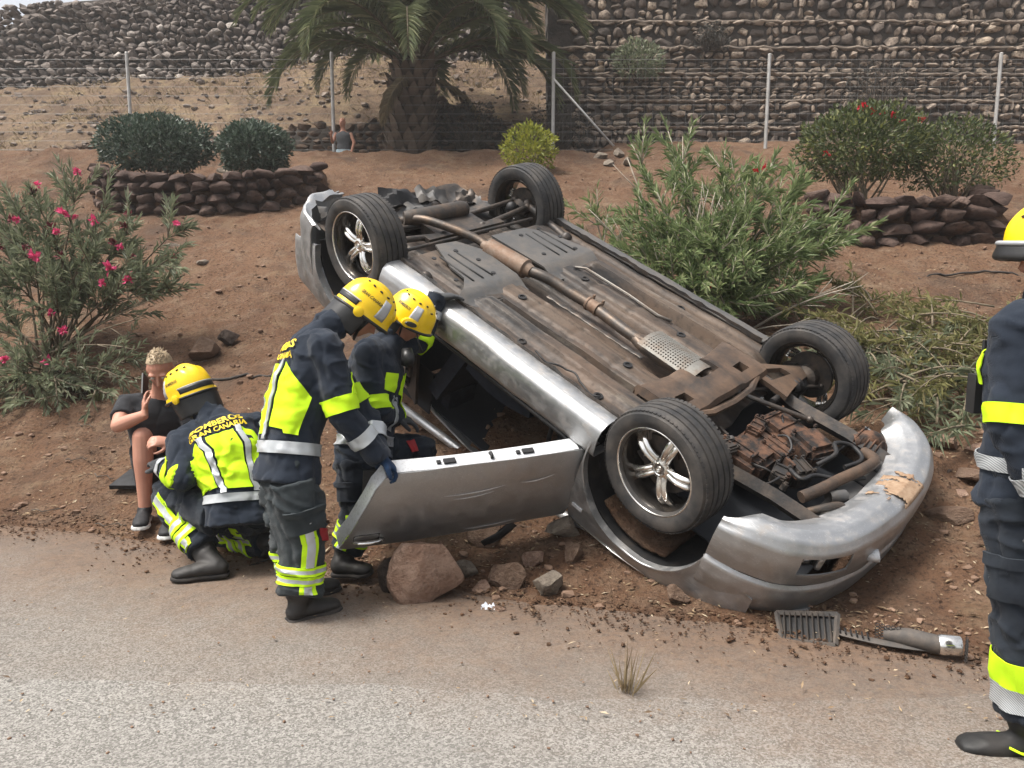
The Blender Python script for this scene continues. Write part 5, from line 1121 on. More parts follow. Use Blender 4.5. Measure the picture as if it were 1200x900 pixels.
def firefighter(label, base, J, facing, style, group):
    P = Person(label, base, group); g = {k: V(v) for k, v in J.items() if k not in ('F', 'U')}; f = V(facing).normalized(); S = orth(f.cross(UP), g['neck']-g['pelvis'])     # S = his right
    F = V(J['F']).normalized(); U = orth(J['U'], F); kind = style.get('kind', 0)
    # skin: one body from head to feet, under the clothes
    b = MB(); head_geo(b, g['head'], F, U); b.tube([g['neck'], g['head']-U*.06], [.058, .055], 12); torso_tube(b, g['pelvis'], g['waist'], g['chest'], g['sho'], g['neck'], S, .86)
    for sd, sg in (('L', -1), ('R', 1)):
        b.limb([g['hip'+sd], g['kn'+sd], g['an'+sd]], [.085, .060, .045], 12); b.limb([g['sh'+sd], g['el'+sd], g['wr'+sd]], [.058, .045, .032], 12)
        b.tube([g['an'+sd], g['heel'+sd].lerp(g['toe'+sd], .25)+V((0, 0, .055)), g['heel'+sd].lerp(g['toe'+sd], .65)+V((0, 0, .045))], [.036, .028, .022], 10)
    P.add('body', b, M_SKIN, .011, 2)
    R = Matrix((F, -F.cross(U), U)).transposed()
    for y in (.031, -.031):
        e = MB(); e.ball(g['head']+R @ V((.083, y, .008)), .0115, 10); P.add('eye', e, M_EYE)
    # trousers
    t = MB(); pd = (g['waist']-g['pelvis']).normalized(); t.tube([g['pelvis']-pd*.06, g['pelvis']+pd*.02, g['pelvis']+pd*.12], [(.150, .120), (.172, .135), (.155, .118)], 18, side=S)
    lr = style.get('leg', (.115, .094, .088))
    for sd in 'LR':
        kn, an, hp = g['kn'+sd], g['an'+sd], g['hip'+sd]; cuff = an.lerp(kn, .10)
        t.limb([hp, hp.lerp(kn, .35), hp.lerp(kn, .8), kn, kn.lerp(cuff, .4), cuff.lerp(kn, .1), cuff], [lr[0], lr[0]*.98, lr[1]*1.02, lr[1], lr[1]*.96, lr[2], lr[2]*1.03], 16)
    tr, tb = P.add('trousers', t, style['trousers'], .010, 2, .016, seed=base[0])
    # jacket
    j = MB(); torso_tube(j, g['pelvis'], g['waist'], g['chest'], g['sho'], g['neck'], S, 1.02, .018, hem=g['pelvis']-pd*.07)
    for sd in 'LR':
        sh, el, wr = g['sh'+sd], g['el'+sd], g['wr'+sd]; j.ball(sh, .088, 14); j.tube([g['sho'].lerp(sh, .5), sh], [.095, .088], 14)
        j.limb([sh, sh.lerp(el, .5), el, el.lerp(wr, .5), wr], [.086, .079, .070, .064, .058], 14)
    j.tube([g['neck']-U*.02, g['neck']+(g['head']-g['neck'])*.32], [(.078, .078), (.080, .082)], 16)
    ja, jb = P.add('jacket', j, style['jacket'], .010, 2, .012, seed=base[1])
    ax = [g['pelvis'], g['waist'], g['chest'], g['sho']]; bk = -f; L = sum((b_-a_).length for a_, b_ in zip(ax, ax[1:])); W = lambda nm, q, m, **kw: wrap(nm, jb, ax, bk, q, m, ja, P.off, **kw)
    # waist band, all round
    if style.get('waist', 1): W('waist_tape', [(0, .10), (360, .10), (360, .19), (0, .19)], style.get('wtape', M_REFL), nu=90, nv=5)
    if style.get('back', 1):
        W('hi_vis_panel', [(-25, .24), (25, .24), (27, .74), (-27, .74)], M_HIVIS, nu=30, nv=36, lift=.014)
        for sg in (1, -1):
            W('back_tape', [(sg*26, .20), (sg*36, .20), (sg*41, .77), (sg*31, .77)][::sg], M_REFL, nu=6, nv=40, lift=.020)
            W('hi_vis_panel', [(sg*40, .26), (sg*92, .24), (sg*98, .52), (sg*45, .75)][::sg], M_HIVIS, nu=30, nv=28)
        wrap_text(jb, ax, bk, 'BOMBEROS', 0, .895, .060, .165, L, M_LETTER, ja, P.off, bold=.03, flip=style.get('flip', 1))
        wrap_text(jb, ax, bk, 'GRAN CANARIA', 0, .805, .043, .165, L, M_LETTER, ja, P.off, bold=.03, flip=style.get('flip', 1))
    if style.get('front', 1):
        for sg in (1, -1): W('chest_panel', [(180+sg*14, .62), (180+sg*52, .62), (180+sg*50, .80), (180+sg*16, .82)][::sg], M_HIVIS, nu=14, nv=12)
    for sd in 'LR':
        axs = [g['sh'+sd], g['el'+sd], g['wr'+sd]]; ref = S if sd == 'R' else -S
        ar_ = style.get('band_arc', 180)
        for nm, h0, h1, m in style.get('sleeve', (('sleeve_band', .40, .53, M_HIVIS), ('sleeve_tape', .74, .84, M_REFL))):
            wrap(nm, jb, axs, ref, [(-ar_, h0), (ar_, h0), (ar_, h1), (-ar_, h1)], m, ja, P.off, nu=48, nv=6, maxd=.108)
        mb = MB(); d = (g['wr'+sd]-g['el'+sd]).normalized(); mb.tube([g['wr'+sd]-d*.02, g['wr'+sd]+d*.018], [.060, .058], 14); mb.build('cuff', style['jacket'], ja, P.off, smooth=40)
        # trousers: bands round the calf and a stripe down the outer seam
        axl = [g['hip'+sd], g['kn'+sd], g['an'+sd]]; rl = S if sd == 'R' else -S
        if sd in style.get('ref_leg', {}): rl = V(style['ref_leg'][sd])
        for nm, h0, h1, m in style.get('calf', (('calf_band', .715, .735, M_HIVIS), ('calf_tape', .735, .765, M_REFL), ('calf_band', .765, .785, M_HIVIS), ('calf_band', .795, .815, M_HIVIS), ('calf_tape', .815, .845, M_REFL), ('calf_band', .845, .865, M_HIVIS))):
            wrap(nm, tb, axl, rl, [(0, h0), (360, h0), (360, h1), (0, h1)], m, tr, P.off, nu=48, nv=3, maxd=.135, lift=.009)
        if style.get('stripe', 1):
            for a0, a1, m, lf in ((-22, 22, M_HIVIS, .006), (-10, 10, M_REFL, .011)):
                wrap('leg_stripe', tb, axl, rl, [(a0, style.get('stripe_top', .56)), (a1, style.get('stripe_top', .56)), (a1, .712), (a0, .712)], m, tr, P.off, nu=6, nv=12, maxd=.2, lift=lf)
                wrap('leg_stripe', tb, axl, rl, [(a0, .868), (a1, .868), (a1, .93), (a0, .93)], m, tr, P.off, nu=6, nv=5, maxd=.2, lift=lf)
        if style.get('pocket', 1):
            wrap('cargo_pocket', tb, axl, rl, [(-42, .24), (42, .24), (42, .42), (-42, .42)], style['trousers'], tr, P.off, nu=10, nv=8, lift=.014, th=.016, maxd=.2)
            wrap('pocket_flap', tb, axl, rl, [(-45, .225), (45, .225), (45, .275), (-45, .275)], style['trousers'], tr, P.off, nu=10, nv=4, lift=.020, th=.008, maxd=.2)
        # boots
        bt = MB(); ft = foot_geo(bt, g['heel'+sd], g['toe'+sd], g['an'+sd], g['an'+sd].lerp(g['kn'+sd], .42), 1.12, .066); bo, _ = P.add('boot', bt, M_BOOT, .009, 2, .003); sole(ft[0], ft[1], 'sole', M_SOLE, bo, P.off, 1.12)
        if style.get('boot_flash'):
            Pf, s_, up_, d_, L_ = ft
            for q in (1, -1): mb = MB(); mb.tube([Pf(.05, .03)+s_*q*.046, Pf(.2, .045)+s_*q*.052, Pf(.38, .05)+s_*q*.054, Pf(.5, .062)+s_*q*.046], [(.004, .008)]*4, 6); mb.build('boot_flash', M_HIVIS, bo, P.off, smooth=True)
        if style.get('glove', {}).get(sd):
            gm, gd, gp, gc = style['glove'][sd]; gb = MB(); hand(gb, g['wr'+sd], gd, gp, gc, 1.05, 1.25, left=(sd == 'L')); gb.tube([g['wr'+sd]-d*.03, g['wr'+sd]+d*.03], [.040, .036], 12); P.add('glove', gb, gm, .006, 2)
        else:
            pass
    return P, ja, jb, tr, tb, ax, bk
GF = 'firefighters at the overturned car'
# ---------------------------------------------------------------- firefighter bent over the open door
f1 = V((.92, .39, 0)); s1 = V((.39, -.92, 0)); hold = car_w(door_pt(1.0, .455, -.03))
pel = at(338, 548, 3.58); neck = at(382, 383, 3.80); chest = at(356, 455, 3.70); waist = at(342, 510, 3.62); sho = at(372, 402, 3.78)
J = dict(pelvis=pel, waist=waist, chest=chest, sho=sho, neck=neck, head=at(424, 366, 3.92), F=(.66, .20, -.72), U=(.70, .22, .68),
    shR=sho+s1*.19+V((0, 0, -.02)), shL=sho-s1*.19+V((0, 0, -.02)), elR=at(404, 488, 3.56), wrR=hold+V((-.065, -.03, .075)), elL=at(428, 492, 3.90), wrL=at(446, 540, 3.72),
    hipR=pel+s1*.09+V((0, 0, -.03)), hipL=pel-s1*.09+V((0, 0, -.03)), knR=at(356, 632, 3.50), knL=at(344, 632, 3.70), anR=V((-.985, 3.47, .115)), anL=V((-1.05, 3.71, .115)),
    heelR=V((-1.035, 3.43, .0)), toeR=V((-.83, 3.59, .005)), heelL=V((-1.10, 3.67, .0)), toeL=V((-.88, 3.82, .01)))
A = firefighter('bending firefighter in hi-vis jacket gripping the open car door with a blue glove', (-1.0, 3.6, 0), J, f1, dict(jacket=M_NAVY, trousers=M_TROUS, glove=dict(R=(M_GLOVE_BLUE, hold-J['wrR'], (.4, .2, -.9), .75), L=(M_GLOVE_BLUE, (.5, -.2, -.8), (.4, .3, -.6), .7)), stripe_top=.34, leg=(.122, .104, .098), ref_leg=dict(R=(.55, -.84, 0), L=(-.5, .8, 0))), GF)
helmet(A[0], J['head'], J['F'], J['U'], 1.0, words='GRAN CANARIA')
# ---------------------------------------------------------------- firefighter behind him, reaching over the sill
f2 = V((.93, -.25, -.2)); s2 = V((-.25, -.95, 0)).normalized(); sillp = car_w((-.36, .77, .262))
pel = at(428, 535, 4.16); sho = at(446, 412, 4.30); neck = at(458, 396, 4.32)
J = dict(pelvis=pel, waist=at(430, 500, 4.20), chest=at(438, 450, 4.26), sho=sho, neck=neck, head=at(478, 374, 4.36), F=(.72, -.28, -.62), U=(.62, -.15, .75),
    shR=sho+s2*.17, shL=sho-s2*.17, elR=at(440, 482, 4.06), wrR=at(462, 488, 4.30), elL=at(492, 400, 4.60), wrL=sillp+V((-.085, -.02, .04)),
    hipR=pel+s2*.09, hipL=pel-s2*.09, knR=at(420, 612, 4.0), knL=at(492, 528, 4.36), anR=at(404, 662, 3.98), anL=at(478, 585, 4.45),
    heelR=at(390, 681, 3.94), toeR=at(436, 683, 3.92), heelL=at(468, 598, 4.40), toeL=at(505, 600, 4.36))
J['heelR'].z = .03; J['toeR'].z = .04; J['anR'].z = .14
B = firefighter('firefighter half hidden behind the bending one, grey glove on the car sill', (-.85, 4.1, .05), J, f2, dict(jacket=M_NAVY, trousers=M_TROUS_DK, back=0, glove=dict(L=(M_GLOVE_GREY, (.95, .25, .1), (.2, .1, -1), .35), R=(M_GLOVE_GREY, (.8, .2, -.3), (0, 0, -1), .5))), GF)
helmet(B[0], J['head'], J['F'], J['U'], .98, lamp=-62, words='BOMBEROS')
wrap('chest_panel', B[2], B[5], B[6], [(-100, .35), (-150, .35), (-150, .85), (-105, .85)], M_HIVIS, B[1], B[0].off, nu=8, nv=10)
mb = MB(); mb.tube([J['head']+V((.05, -.09, -.02)), J['head']+V((.07, -.11, -.12)), J['head']+V((.085, -.11, -.17))], [.004, .004, .009], 8); mb.build('helmet_strap', M_HELM_BLK, B[0].o, B[0].off, smooth=True)
mb = MB(); p = J['head']+V((.0, -.08, -.16)); mb.tube([p, p+V((.01, -.02, -.05)), p+V((.0, -.02, -.09))], [.03, .04, .032], 12); mb.build('radio_microphone', M_HELM_BLK, B[0].o, B[0].off, smooth=True)
for d in ((.0, 0, 0), (-.27, -.45, -.33)): pass
wrap('knee_tab', B[4], [J['hipL'], J['knL']], V((0, -1, .4)), [(-22, .62), (14, .72), (10, .84), (-30, .80)], M_RED, B[3], B[0].off, nu=4, nv=4, lift=.012, maxd=.2)
wrap('knee_tab', A[4], [V(at(356, 632, 3.5))+V((-.0, 0, .25)), V(at(356, 632, 3.50))], V((.9, -.3, 0)), [(-20, .80), (14, .70), (10, .95), (-14, 1.0)], M_RED, A[3], A[0].off, nu=4, nv=4, lift=.012, maxd=.2)
# ---------------------------------------------------------------- kneeling firefighter, back turned
f3 = V((-.42, .90, 0)).normalized(); s3 = V((.90, .42, 0)).normalized()
pel = at(280, 600, 4.10); sho = at(256, 504, 4.32); neck = at(246, 487, 4.34)
J = dict(pelvis=pel, waist=at(279, 572, 4.14), chest=at(268, 530, 4.22), sho=sho, neck=neck, head=at(224, 462, 4.42), F=(-.70, .42, -.45), U=(-.42, .14, .88),
    shL=sho-s3*.185+V((0, -.02, -.05)), shR=sho+s3*.18+V((0, 0, .0)), elL=at(214, 560, 4.06), wrL=at(194, 548, 4.26), elR=at(300, 552, 4.42), wrR=at(262, 560, 4.70),
    hipL=pel-s3*.10, hipR=pel+s3*.10, knL=at(198, 582, 4.30), knR=at(262, 626, 4.55), anL=at(243, 652, 4.02), anR=at(318, 634, 4.22),
    heelL=at(268, 670, 3.98), toeL=at(202, 684, 3.92), heelR=at(322, 640, 4.15), toeR=at(318, 652, 4.22))
J['heelL'].z = .015; J['toeL'].z = .012; J['toeR'].z = .03; J['heelR'].z = .10
C = firefighter('kneeling firefighter with back turned, talking to the seated man', (-1.5, 4.1, 0), J, f3, dict(jacket=M_NAVY, trousers=M_TROUS_DK, glove=dict(L=(M_GLOVE_GREY, (-.7, .6, .2), (0, .3, -1), .5), R=(M_GLOVE_GREY, (-.8, .5, 0), (0, .3, -1), .5)), sleeve=(('sleeve_band', .60, .76, M_HIVIS), ('sleeve_tape', .88, .96, M_REFL)), ref_leg=dict(L=(-.25, -.95, .1), R=(.3, -.9, .2)), stripe_top=.50, pocket=0), GF)
helmet(C[0], J['head'], J['F'], J['U'], 1.02, words='BOMBEROS')
# ---------------------------------------------------------------- firefighter at the right edge
f4 = V((-.62, .785, 0)); s4 = V((.785, .62, 0)); xo = 1.70; yo = 2.50
q = lambda fx, s, z: V((xo, yo, z))+f4*fx+s4*s
J = dict(pelvis=q(0, 0, .93), waist=q(.01, 0, 1.08), chest=q(.01, 0, 1.28), sho=q(0, 0, 1.44), neck=q(-.01, 0, 1.52), head=q(-.02, 0, 1.66), F=(-.93, .33, -.12), U=(-.1, .03, 1),
    shL=q(0, -.19, 1.43), shR=q(0, .19, 1.43), elL=q(-.02, -.26, 1.14), wrL=q(-.13, -.21, .92), elR=q(-.04, .24, 1.14), wrR=q(-.06, .20, .90),
    hipL=q(0, -.09, .90), hipR=q(0, .09, .90), knL=V((1.675, 2.42, .50)), knR=q(.02, .12, .50), anL=V((1.71, 2.42, .12)), anR=q(-.16, .13, .12),
    heelL=V((1.775, 2.40, 0)), toeL=V((1.50, 2.45, 0)), heelR=q(-.23, .13, 0), toeR=q(.05, .14, 0))
D = firefighter('standing firefighter in dark jacket, half cut off at the right edge', (xo, yo, 0), J, f4, dict(jacket=M_NAVY, trousers=M_TROUS_DK, back=0, leg=(.112, .098, .092), wtape=M_HATCH, band_arc=98, sleeve=(('sleeve_band', .42, .53, M_HIVIS), ('sleeve_tape', .80, .90, M_HATCH)), stripe=0, calf=(('calf_band', .68, .80, M_HIVIS), ('calf_tape', .802, .90, M_HATCH)), boot_flash=1, pocket=1, glove=dict(L=(M_GLOVE_GREY, (-.1, .1, -.95), (0, 1, 0), .4), R=(M_GLOVE_GREY, (-.1, .1, -.95), (0, -1, 0), .4))), GF)
helmet(D[0], J['head'], J['F'], J['U'], 1.04, goggles=True, words='BOMBEROS')
mb = MB(); mb.box(q(.17, -.02, 1.20), (.06, .05, .13)); mb.tube([q(.17, -.02, 1.26), q(.17, -.01, 1.38)], .008, 6); mb.build('radio', M_HELM_BLK, D[1], D[0].off, smooth=30)
# ---------------------------------------------------------------- seated man with a phone
f5 = V((.30, -.95, 0)).normalized(); s5 = f5.cross(UP)          # his right is to the left of the picture
P = Person('seated blond man in black t-shirt and shorts holding a phone to his ear', (-2.3, 5.0, .1)); pel = at(196, 565, 5.16); sho = at(187, 474, 5.02); neck = at(188, 459, 5.0); head = at(188, 434, 4.93); F = V((.15, -.80, -.55)).normalized(); U = orth((.05, -.45, .9), F)
elR = at(138, 499, 4.78); wrR = at(170, 486, 4.74); elL = at(227, 520, 4.85); wrL = at(201, 518, 4.72); shR = sho+s5*.19; shL = sho-s5*.19
hipR = pel+s5*.09; hipL = pel-s5*.09; knR = at(167, 512, 4.78); anR = at(170, 596, 4.74); knL = at(213, 528, 4.72); anL = at(203, 618, 4.66); heelR = at(171, 607, 4.80); toeR = at(163, 614, 4.58); heelL = at(203, 628, 4.70); toeL = at(194, 636, 4.48)
for p, z in ((heelR, .07), (toeR, .055), (heelL, .045), (toeL, .03)): p.z = z
b = MB(); PH, RH = head_geo(b, head, F, U); b.tube([neck-V((0, 0, .03)), head-U*.06], [.060, .055], 14); torso_tube(b, pel, pel.lerp(sho, .3), pel.lerp(sho, .68), sho, neck, s5, .98)
for hp, kn, an, he, to in ((hipR, knR, anR, heelR, toeR), (hipL, knL, anL, heelL, toeL)):
    b.limb([hp, hp.lerp(kn, .5), kn, kn.lerp(an, .32), kn.lerp(an, .6), an], [.088, .078, .060, .060, .048, .036], 14); b.tube([an, he+V((0, 0, .05)), he.lerp(to, .6)+V((0, 0, .04))], [.034, .034, .03], 10)
for sh, el, wr in ((shR, elR, wrR), (shL, elL, wrL)): b.limb([sh, sh.lerp(el, .5), el, el.lerp(wr, .35), wr], [.064, .055, .043, .044, .030], 12)
ear = PH(0, -.085, -.01)
hand(b, wrR, (ear-wrR)+V((.0, -.03, .03)), (.8, .3, 0), .35, 1.0, 1.0, left=False); hand(b, wrL, (-.5, -.3, .1), (0, .6, -.6), .7, 1.0, 1.0, left=True)
P.add('body', b, M_SKIN_RED, .0065, 2)
for y in (.031, -.031):
    e = MB(); e.ball(PH(.080, y, .008), .0115, 10); P.add('eye', e, M_EYE)
hb = MB(); hr = random.Random(3)
hb.slab(26, 12, lambda u, v: PH(*((lambda ph, el: ((.101*cos(el)*cos(ph)-.012), .081*cos(el)*sin(ph), .099*sin(el)+.030))(2*pi*u, radians(interp(abs(((u*360+180) % 360)-180), [0, 60, 100, 180], [48, 34, 8, -18]))+(pi/2-radians(interp(abs(((u*360+180) % 360)-180), [0, 60, 100, 180], [48, 34, 8, -18])))*v))), .006)
for k in range(150):
    ph = hr.uniform(-pi, pi); el = hr.uniform(.75, 1.5); r0 = (.106*cos(el)*cos(ph)-.012, .086*cos(el)*sin(ph), .104*sin(el)+.030); r1 = (r0[0]*1.02-hr.uniform(.008, .026), r0[1]*1.03+hr.uniform(-.010, .010), r0[2]+hr.uniform(-.004, .007)); a = PH(*r0); c_ = PH(*r1); hb.tube([a, c_], [.0035, .0008], 4, caps=False)
hb.build('hair', M_HAIR, P.o, P.off, smooth=60)
t = MB(); torso_tube(t, pel, pel.lerp(sho, .3), pel.lerp(sho, .68), sho, neck-V((0, 0, .02)), s5, 1.08, .012)
for sh, el in ((shR, elR), (shL, elL)): t.ball(sh, .076, 12); t.tube([sho.lerp(sh, .5), sh, sh.lerp(el, .62)], [.085, .078, .072], 14)
ts, tsb = P.add('tshirt', t, M_SHIRT, .010, 2, .006)
axp = [pel, pel.lerp(sho, .3), pel.lerp(sho, .68), sho]; Lp = (sho-pel).length
sw = [(-.11, .0), (-.085, -.014), (-.05, -.018), (.0, -.008), (.05, .008), (.0, -.001), (-.05, -.006), (-.085, -.004)]     # tick-shaped mark
MB().add([wrap_pt(tsb, axp, f5, -.10+x/.15, .66+y/Lp, .006) for x, y in sw], [(0, 1, 7), (1, 2, 6, 7), (2, 3, 5, 6), (3, 4, 5)]).build('printed_mark', M_HELM_GRY, ts, P.off)
vs, fs = text_mesh('RUN', .052, .002); M_PRINT = noisy('red_print', (.42, .02, .035), (.36, .02, .03), 5, .7, bump=0)
MB().add([wrap_pt(tsb, axp, f5, .42+x/.15, .66+y/Lp, .006) for x, y in vs], fs).build('lettering', M_PRINT, ts, P.off)
t = MB(); t.tube([pel-V((0, 0, .05)), pel+V((0, 0, .12))], [(.16, .14), (.155, .12)], 16, side=s5)
for hp, kn in ((hipR, knR), (hipL, knL)): t.tube([hp, hp.lerp(kn, .5), hp.lerp(kn, .74)], [.108, .100, .094], 14)
P.add('shorts', t, M_SHORTS, .012, 2, .006)
M_SHOE = noisy('black_trainer', (.010, .010, .011), (.020, .020, .022), 20, .7); M_WSOLE = noisy('white_shoe_sole', (.62, .62, .60), (.5, .49, .47), 9, .6)
for he, to, an, kn in ((heelR, toeR, anR, knR), (heelL, toeL, anL, knL)):
    t = MB(); ft = foot_geo(t, he, to, an, an+(kn-an).normalized()*.015, 1.0, .042); so, _ = P.add('shoe', t, M_SHOE, .008, 2); sole(ft[0], ft[1], 'sole', M_WSOLE, so, P.off, 1.04)
pc = wrR.lerp(ear, .74)+s5*.006; dz = (wrR-ear).normalized(); Mx = Matrix((orth(F, dz), s5, dz)).transposed()
ph = MB(); ph.box(pc+dz*.02, (.072, .009, .148), frame(orth(F, dz), dz)); tag(ph.build('mobile_phone', M_HELM_BLK), 'black mobile phone held at the seated man\'s ear', 'phone')
# ---------------------------------------------------------------- small figure beyond the path
P = Person('distant person in grey vest and pale blue shorts beside the palm trunk', (-3.27, 15.75, 3.2)); x, y, z0 = -3.27, 15.75, 3.2; P.o.scale = (.78, .78, .78); P.o.location.z = 3.32
b = MB(); hd = V((x-.02, y, z0+1.50)); head_geo(b, hd, V((-.3, -.95, 0)).normalized(), UP.copy()); b.tube([(x, y, z0+1.28), hd], [.06, .055], 10); torso_tube(b, V((x, y, z0+.85)), V((x, y, z0+.98)), V((x, y, z0+1.12)), V((x, y, z0+1.26)), V((x, y, z0+1.33)), V((1, 0, 0)), .92)
for s in (1, -1):
    b.tube([(x+s*.09, y, z0+.85), (x+s*.1, y, z0+.45), (x+s*.1, y, z0+.05)], [.085, .058, .04], 10); b.tube([(x+s*.1, y+.04, z0+.03), (x+s*.11, y-.16, z0+.02)], [.04, .03], 8)
    el = V((x+s*.27, y-.05, z0+1.02)); wr = V((x+s*.12-.14*(s < 0), y-.22, z0+1.16)) if s < 0 else V((x+.22, y-.12, z0+.80)); b.tube([(x+s*.17, y, z0+1.25), el, wr], [.05, .042, .03], 10); hand(b, wr, (-.2*s, -.3, -.3 if s > 0 else .6), (0, -1, 0), .5, 1, 1, left=s > 0)
P.add('body', b, M_SKIN, .012, 2)
t = MB(); torso_tube(t, V((x, y, z0+.85)), V((x, y, z0+.98)), V((x, y, z0+1.12)), V((x, y, z0+1.25)), V((x, y, z0+1.30)), V((1, 0, 0)), 1.0, .01); P.add('vest', t, noisy('grey_vest', (.06, .062, .066), (.09, .09, .092), 8, .9), .012, 2)
t = MB(); t.tube([(x, y, z0+.74), (x, y, z0+.93)], [(.16, .12), (.165, .125)], 14, side=V((1, 0, 0)))
for s in (1, -1): t.tube([(x+s*.09, y, z0+.85), (x+s*.1, y, z0+.52)], [.105, .098], 12)
P.add('shorts', t, noisy('pale_blue_shorts', (.42, .55, .60), (.50, .60, .63), 8, .9), .012, 2)
# ================================================================ rocks, wreckage, litter
def rock_mesh(seed, sub=3, ang=.35):
    bm = bmesh.new(); bmesh.ops.create_icosphere(bm, subdivisions=sub, radius=.5); r = random.Random(seed); cuts = [(rdir(r), r.uniform(.24, .38)) for _ in range(12)]
    for v in bm.verts:
        c = v.co.copy()
        for n, d in cuts:
            k = c.dot(n)
            if k > d: c -= n*(k-d)*.99
        v.co = c+c.normalized()*(.030*noise.noise(c*5+V((seed, 0, 0)))+.012*noise.noise(c*16+V((0, seed, 0))))
    me = bpy.data.meshes.new('rock'); bm.to_mesh(me); bm.free(); me.polygons.foreach_set('use_smooth', [True]*len(me.polygons)); me.set_sharp_from_angle(angle=radians(24)); return me
def rock_mat(name, c1, c2, c3):
    t = NT(name); n = t.noise(3.2, 6, .65); n2 = t.noise(11, 6, .7); c = t.mix(t.ramp(n, .38, .64), c1, c2); c = t.mix(t.ramp(n2, .52, .74), c, c3); t.base(c, .93, 0, .2); t.bump(t.math('ADD', n, n2), .8, .05); return t.m
M_ROCK_PINK = rock_mat('pinkish_rock', (.25, .155, .110), (.38, .265, .20), (.15, .09, .065)); M_ROCK_BRN = rock_mat('brown_rock', (.155, .100, .070), (.225, .155, .112), (.095, .062, .045)); M_ROCK_GREY = rock_mat('grey_rock', (.20, .165, .13), (.30, .255, .205), (.12, .09, .07)); M_ROCK_DK = rock_mat('dark_rock', (.060, .045, .038), (.10, .075, .060), (.04, .03, .026))
def rock(label, px, py, y, w, h, mat, seed, dz=0, rot=0, tilt=0, depth=None):
    p = at(px, py, y); g = gz(p.x, p.y); me = rock_mesh(seed, 3); me.materials.append(mat)
    o = bpy.data.objects.new('rock', me); COL.objects.link(o); o.matrix_world = Matrix.Translation((p.x, p.y, min(p.z, g+h*.42))) @ Matrix.Rotation(rot, 4, 'Z') @ Matrix.Rotation(tilt, 4, 'Y') @ S4((w*1.12, (depth or w*.9), h*1.15)); return tag(o, label, 'rock')
rock('big pinkish angular boulder under the open door', 502, 672, 3.72, .37, .37, M_ROCK_PINK, 1, rot=.3, tilt=-.2, depth=.30)
rock('dark rock wedged left of the big pinkish boulder', 458, 680, 3.80, .15, .20, M_ROCK_DK, 2)
rock('round brown rock right of the big pinkish boulder', 598, 677, 3.84, .20, .19, M_ROCK_BRN, 3, depth=.18)
rock('small grey-tan rock in the open in front of the car', 641, 685, 3.74, .17, .16, M_ROCK_GREY, 4, rot=.5, tilt=.4)
rock('rounded brown stone under the front fender edge', 673, 648, 4.02, .14, .15, M_ROCK_BRN, 5, depth=.13)
rock('flat grey-brown stone touching the door hinge', 659, 617, 4.2, .22, .13, M_ROCK_GREY, 6)
rock('small reddish rock between boulder and round brown rock', 565, 690, 3.82, .13, .09, M_ROCK_PINK, 7)
rock('fist-sized orange stone beside the white scrap', 586, 716, 3.58, .07, .06, M_ROCK_PINK, 8)
rock('lone pebble on the road in front of the boulder', 491, 729, 3.44, .045, .04, M_ROCK_PINK, 9)
rock('flat tan stone beside the small reddish rock', 548, 668, 3.95, .16, .10, M_ROCK_GREY, 15)
rock('rounded tan stone under the middle of the door', 625, 655, 4.0, .12, .10, M_ROCK_PINK, 16)
rock('brown rock half buried under the door', 570, 632, 4.28, .26, .17, M_ROCK_BRN, 10)
rock('brown rock deep under the car beside the door', 607, 628, 4.35, .22, .16, M_ROCK_BRN, 11)
rock('half buried rock under the front wheel arch', 792, 698, 3.62, .13, .10, M_ROCK_BRN, 12)
rock('larger brown rock on the left bank', 240, 402, 7.15, .34, .22, M_ROCK_BRN, 13, rot=.2)
rock('smaller dark rock behind the larger one on the left bank', 267, 387, 7.35, .22, .18, M_ROCK_DK, 14)
for i, (px, py, d, w, h, m, lb) in enumerate(((1108, 517, 4.80, .20, .13, M_ROCK_PINK, 'topmost reddish rock beside the far side of the bumper'), (1148, 532, 4.70, .26, .17, M_ROCK_PINK, 'orange flecked rock behind the standing firefighter'), (1135, 556, 4.50, .30, .12, M_ROCK_BRN, 'flat slab in the middle of the right-hand rocks'), (1122, 577, 4.40, .26, .09, M_ROCK_PINK, 'thin slab below the flat one at right'), (1115, 608, 4.15, .30, .14, M_ROCK_BRN, 'lowest brown rock right of the bumper'), (1160, 570, 4.45, .18, .12, M_ROCK_BRN, 'rock half hidden by the standing firefighter'), (1105, 552, 4.55, .12, .10, M_ROCK_DK, 'dark small rock nearest the bumper tip'))):
    rock(lb, px, py, d, w, h, m, 20+i, rot=i*.7, tilt=.15)
r = random.Random(55)
for i, (px, py, w, lb) in enumerate(((205, 290, .28, 'pale stone behind the pink oleander'), (236, 308, .20, 'pale flat stone right of the pink oleander'), (724, 180, .40, 'pale boulder of the rubble above the big oleander'), (703, 183, .34, 'grey boulder left of the pale rubble boulder'), (690, 176, .26, 'small stone at the top of the rubble'), (715, 192, .30, 'lower stone of the rubble'), (735, 190, .32, 'rightmost stone of the rubble'), (790, 162, 1.0, 'long pale stone lying along the foot of the wall'), (262, 202, .3, 'stone between the two round shrubs'))):
    a = at(px, py, 8); dirv = (a-V((0, 0, CAM_H))); t = .5; p = V((0, 0, CAM_H))
    while t < 2.6 and p.z > gz(p.x, p.y, False): p = V((0, 0, CAM_H))+dirv*t; t += .004
    me = rock_mesh(60+i, 3); me.materials.append(M_ROCK_GREY); o = bpy.data.objects.new('rock', me); COL.objects.link(o); o.matrix_world = Matrix.Translation(p) @ Matrix.Rotation(i*.8, 4, 'Z') @ S4((w, w*.7, w*.55 if w < .9 else .2)); tag(o, lb, 'rock')
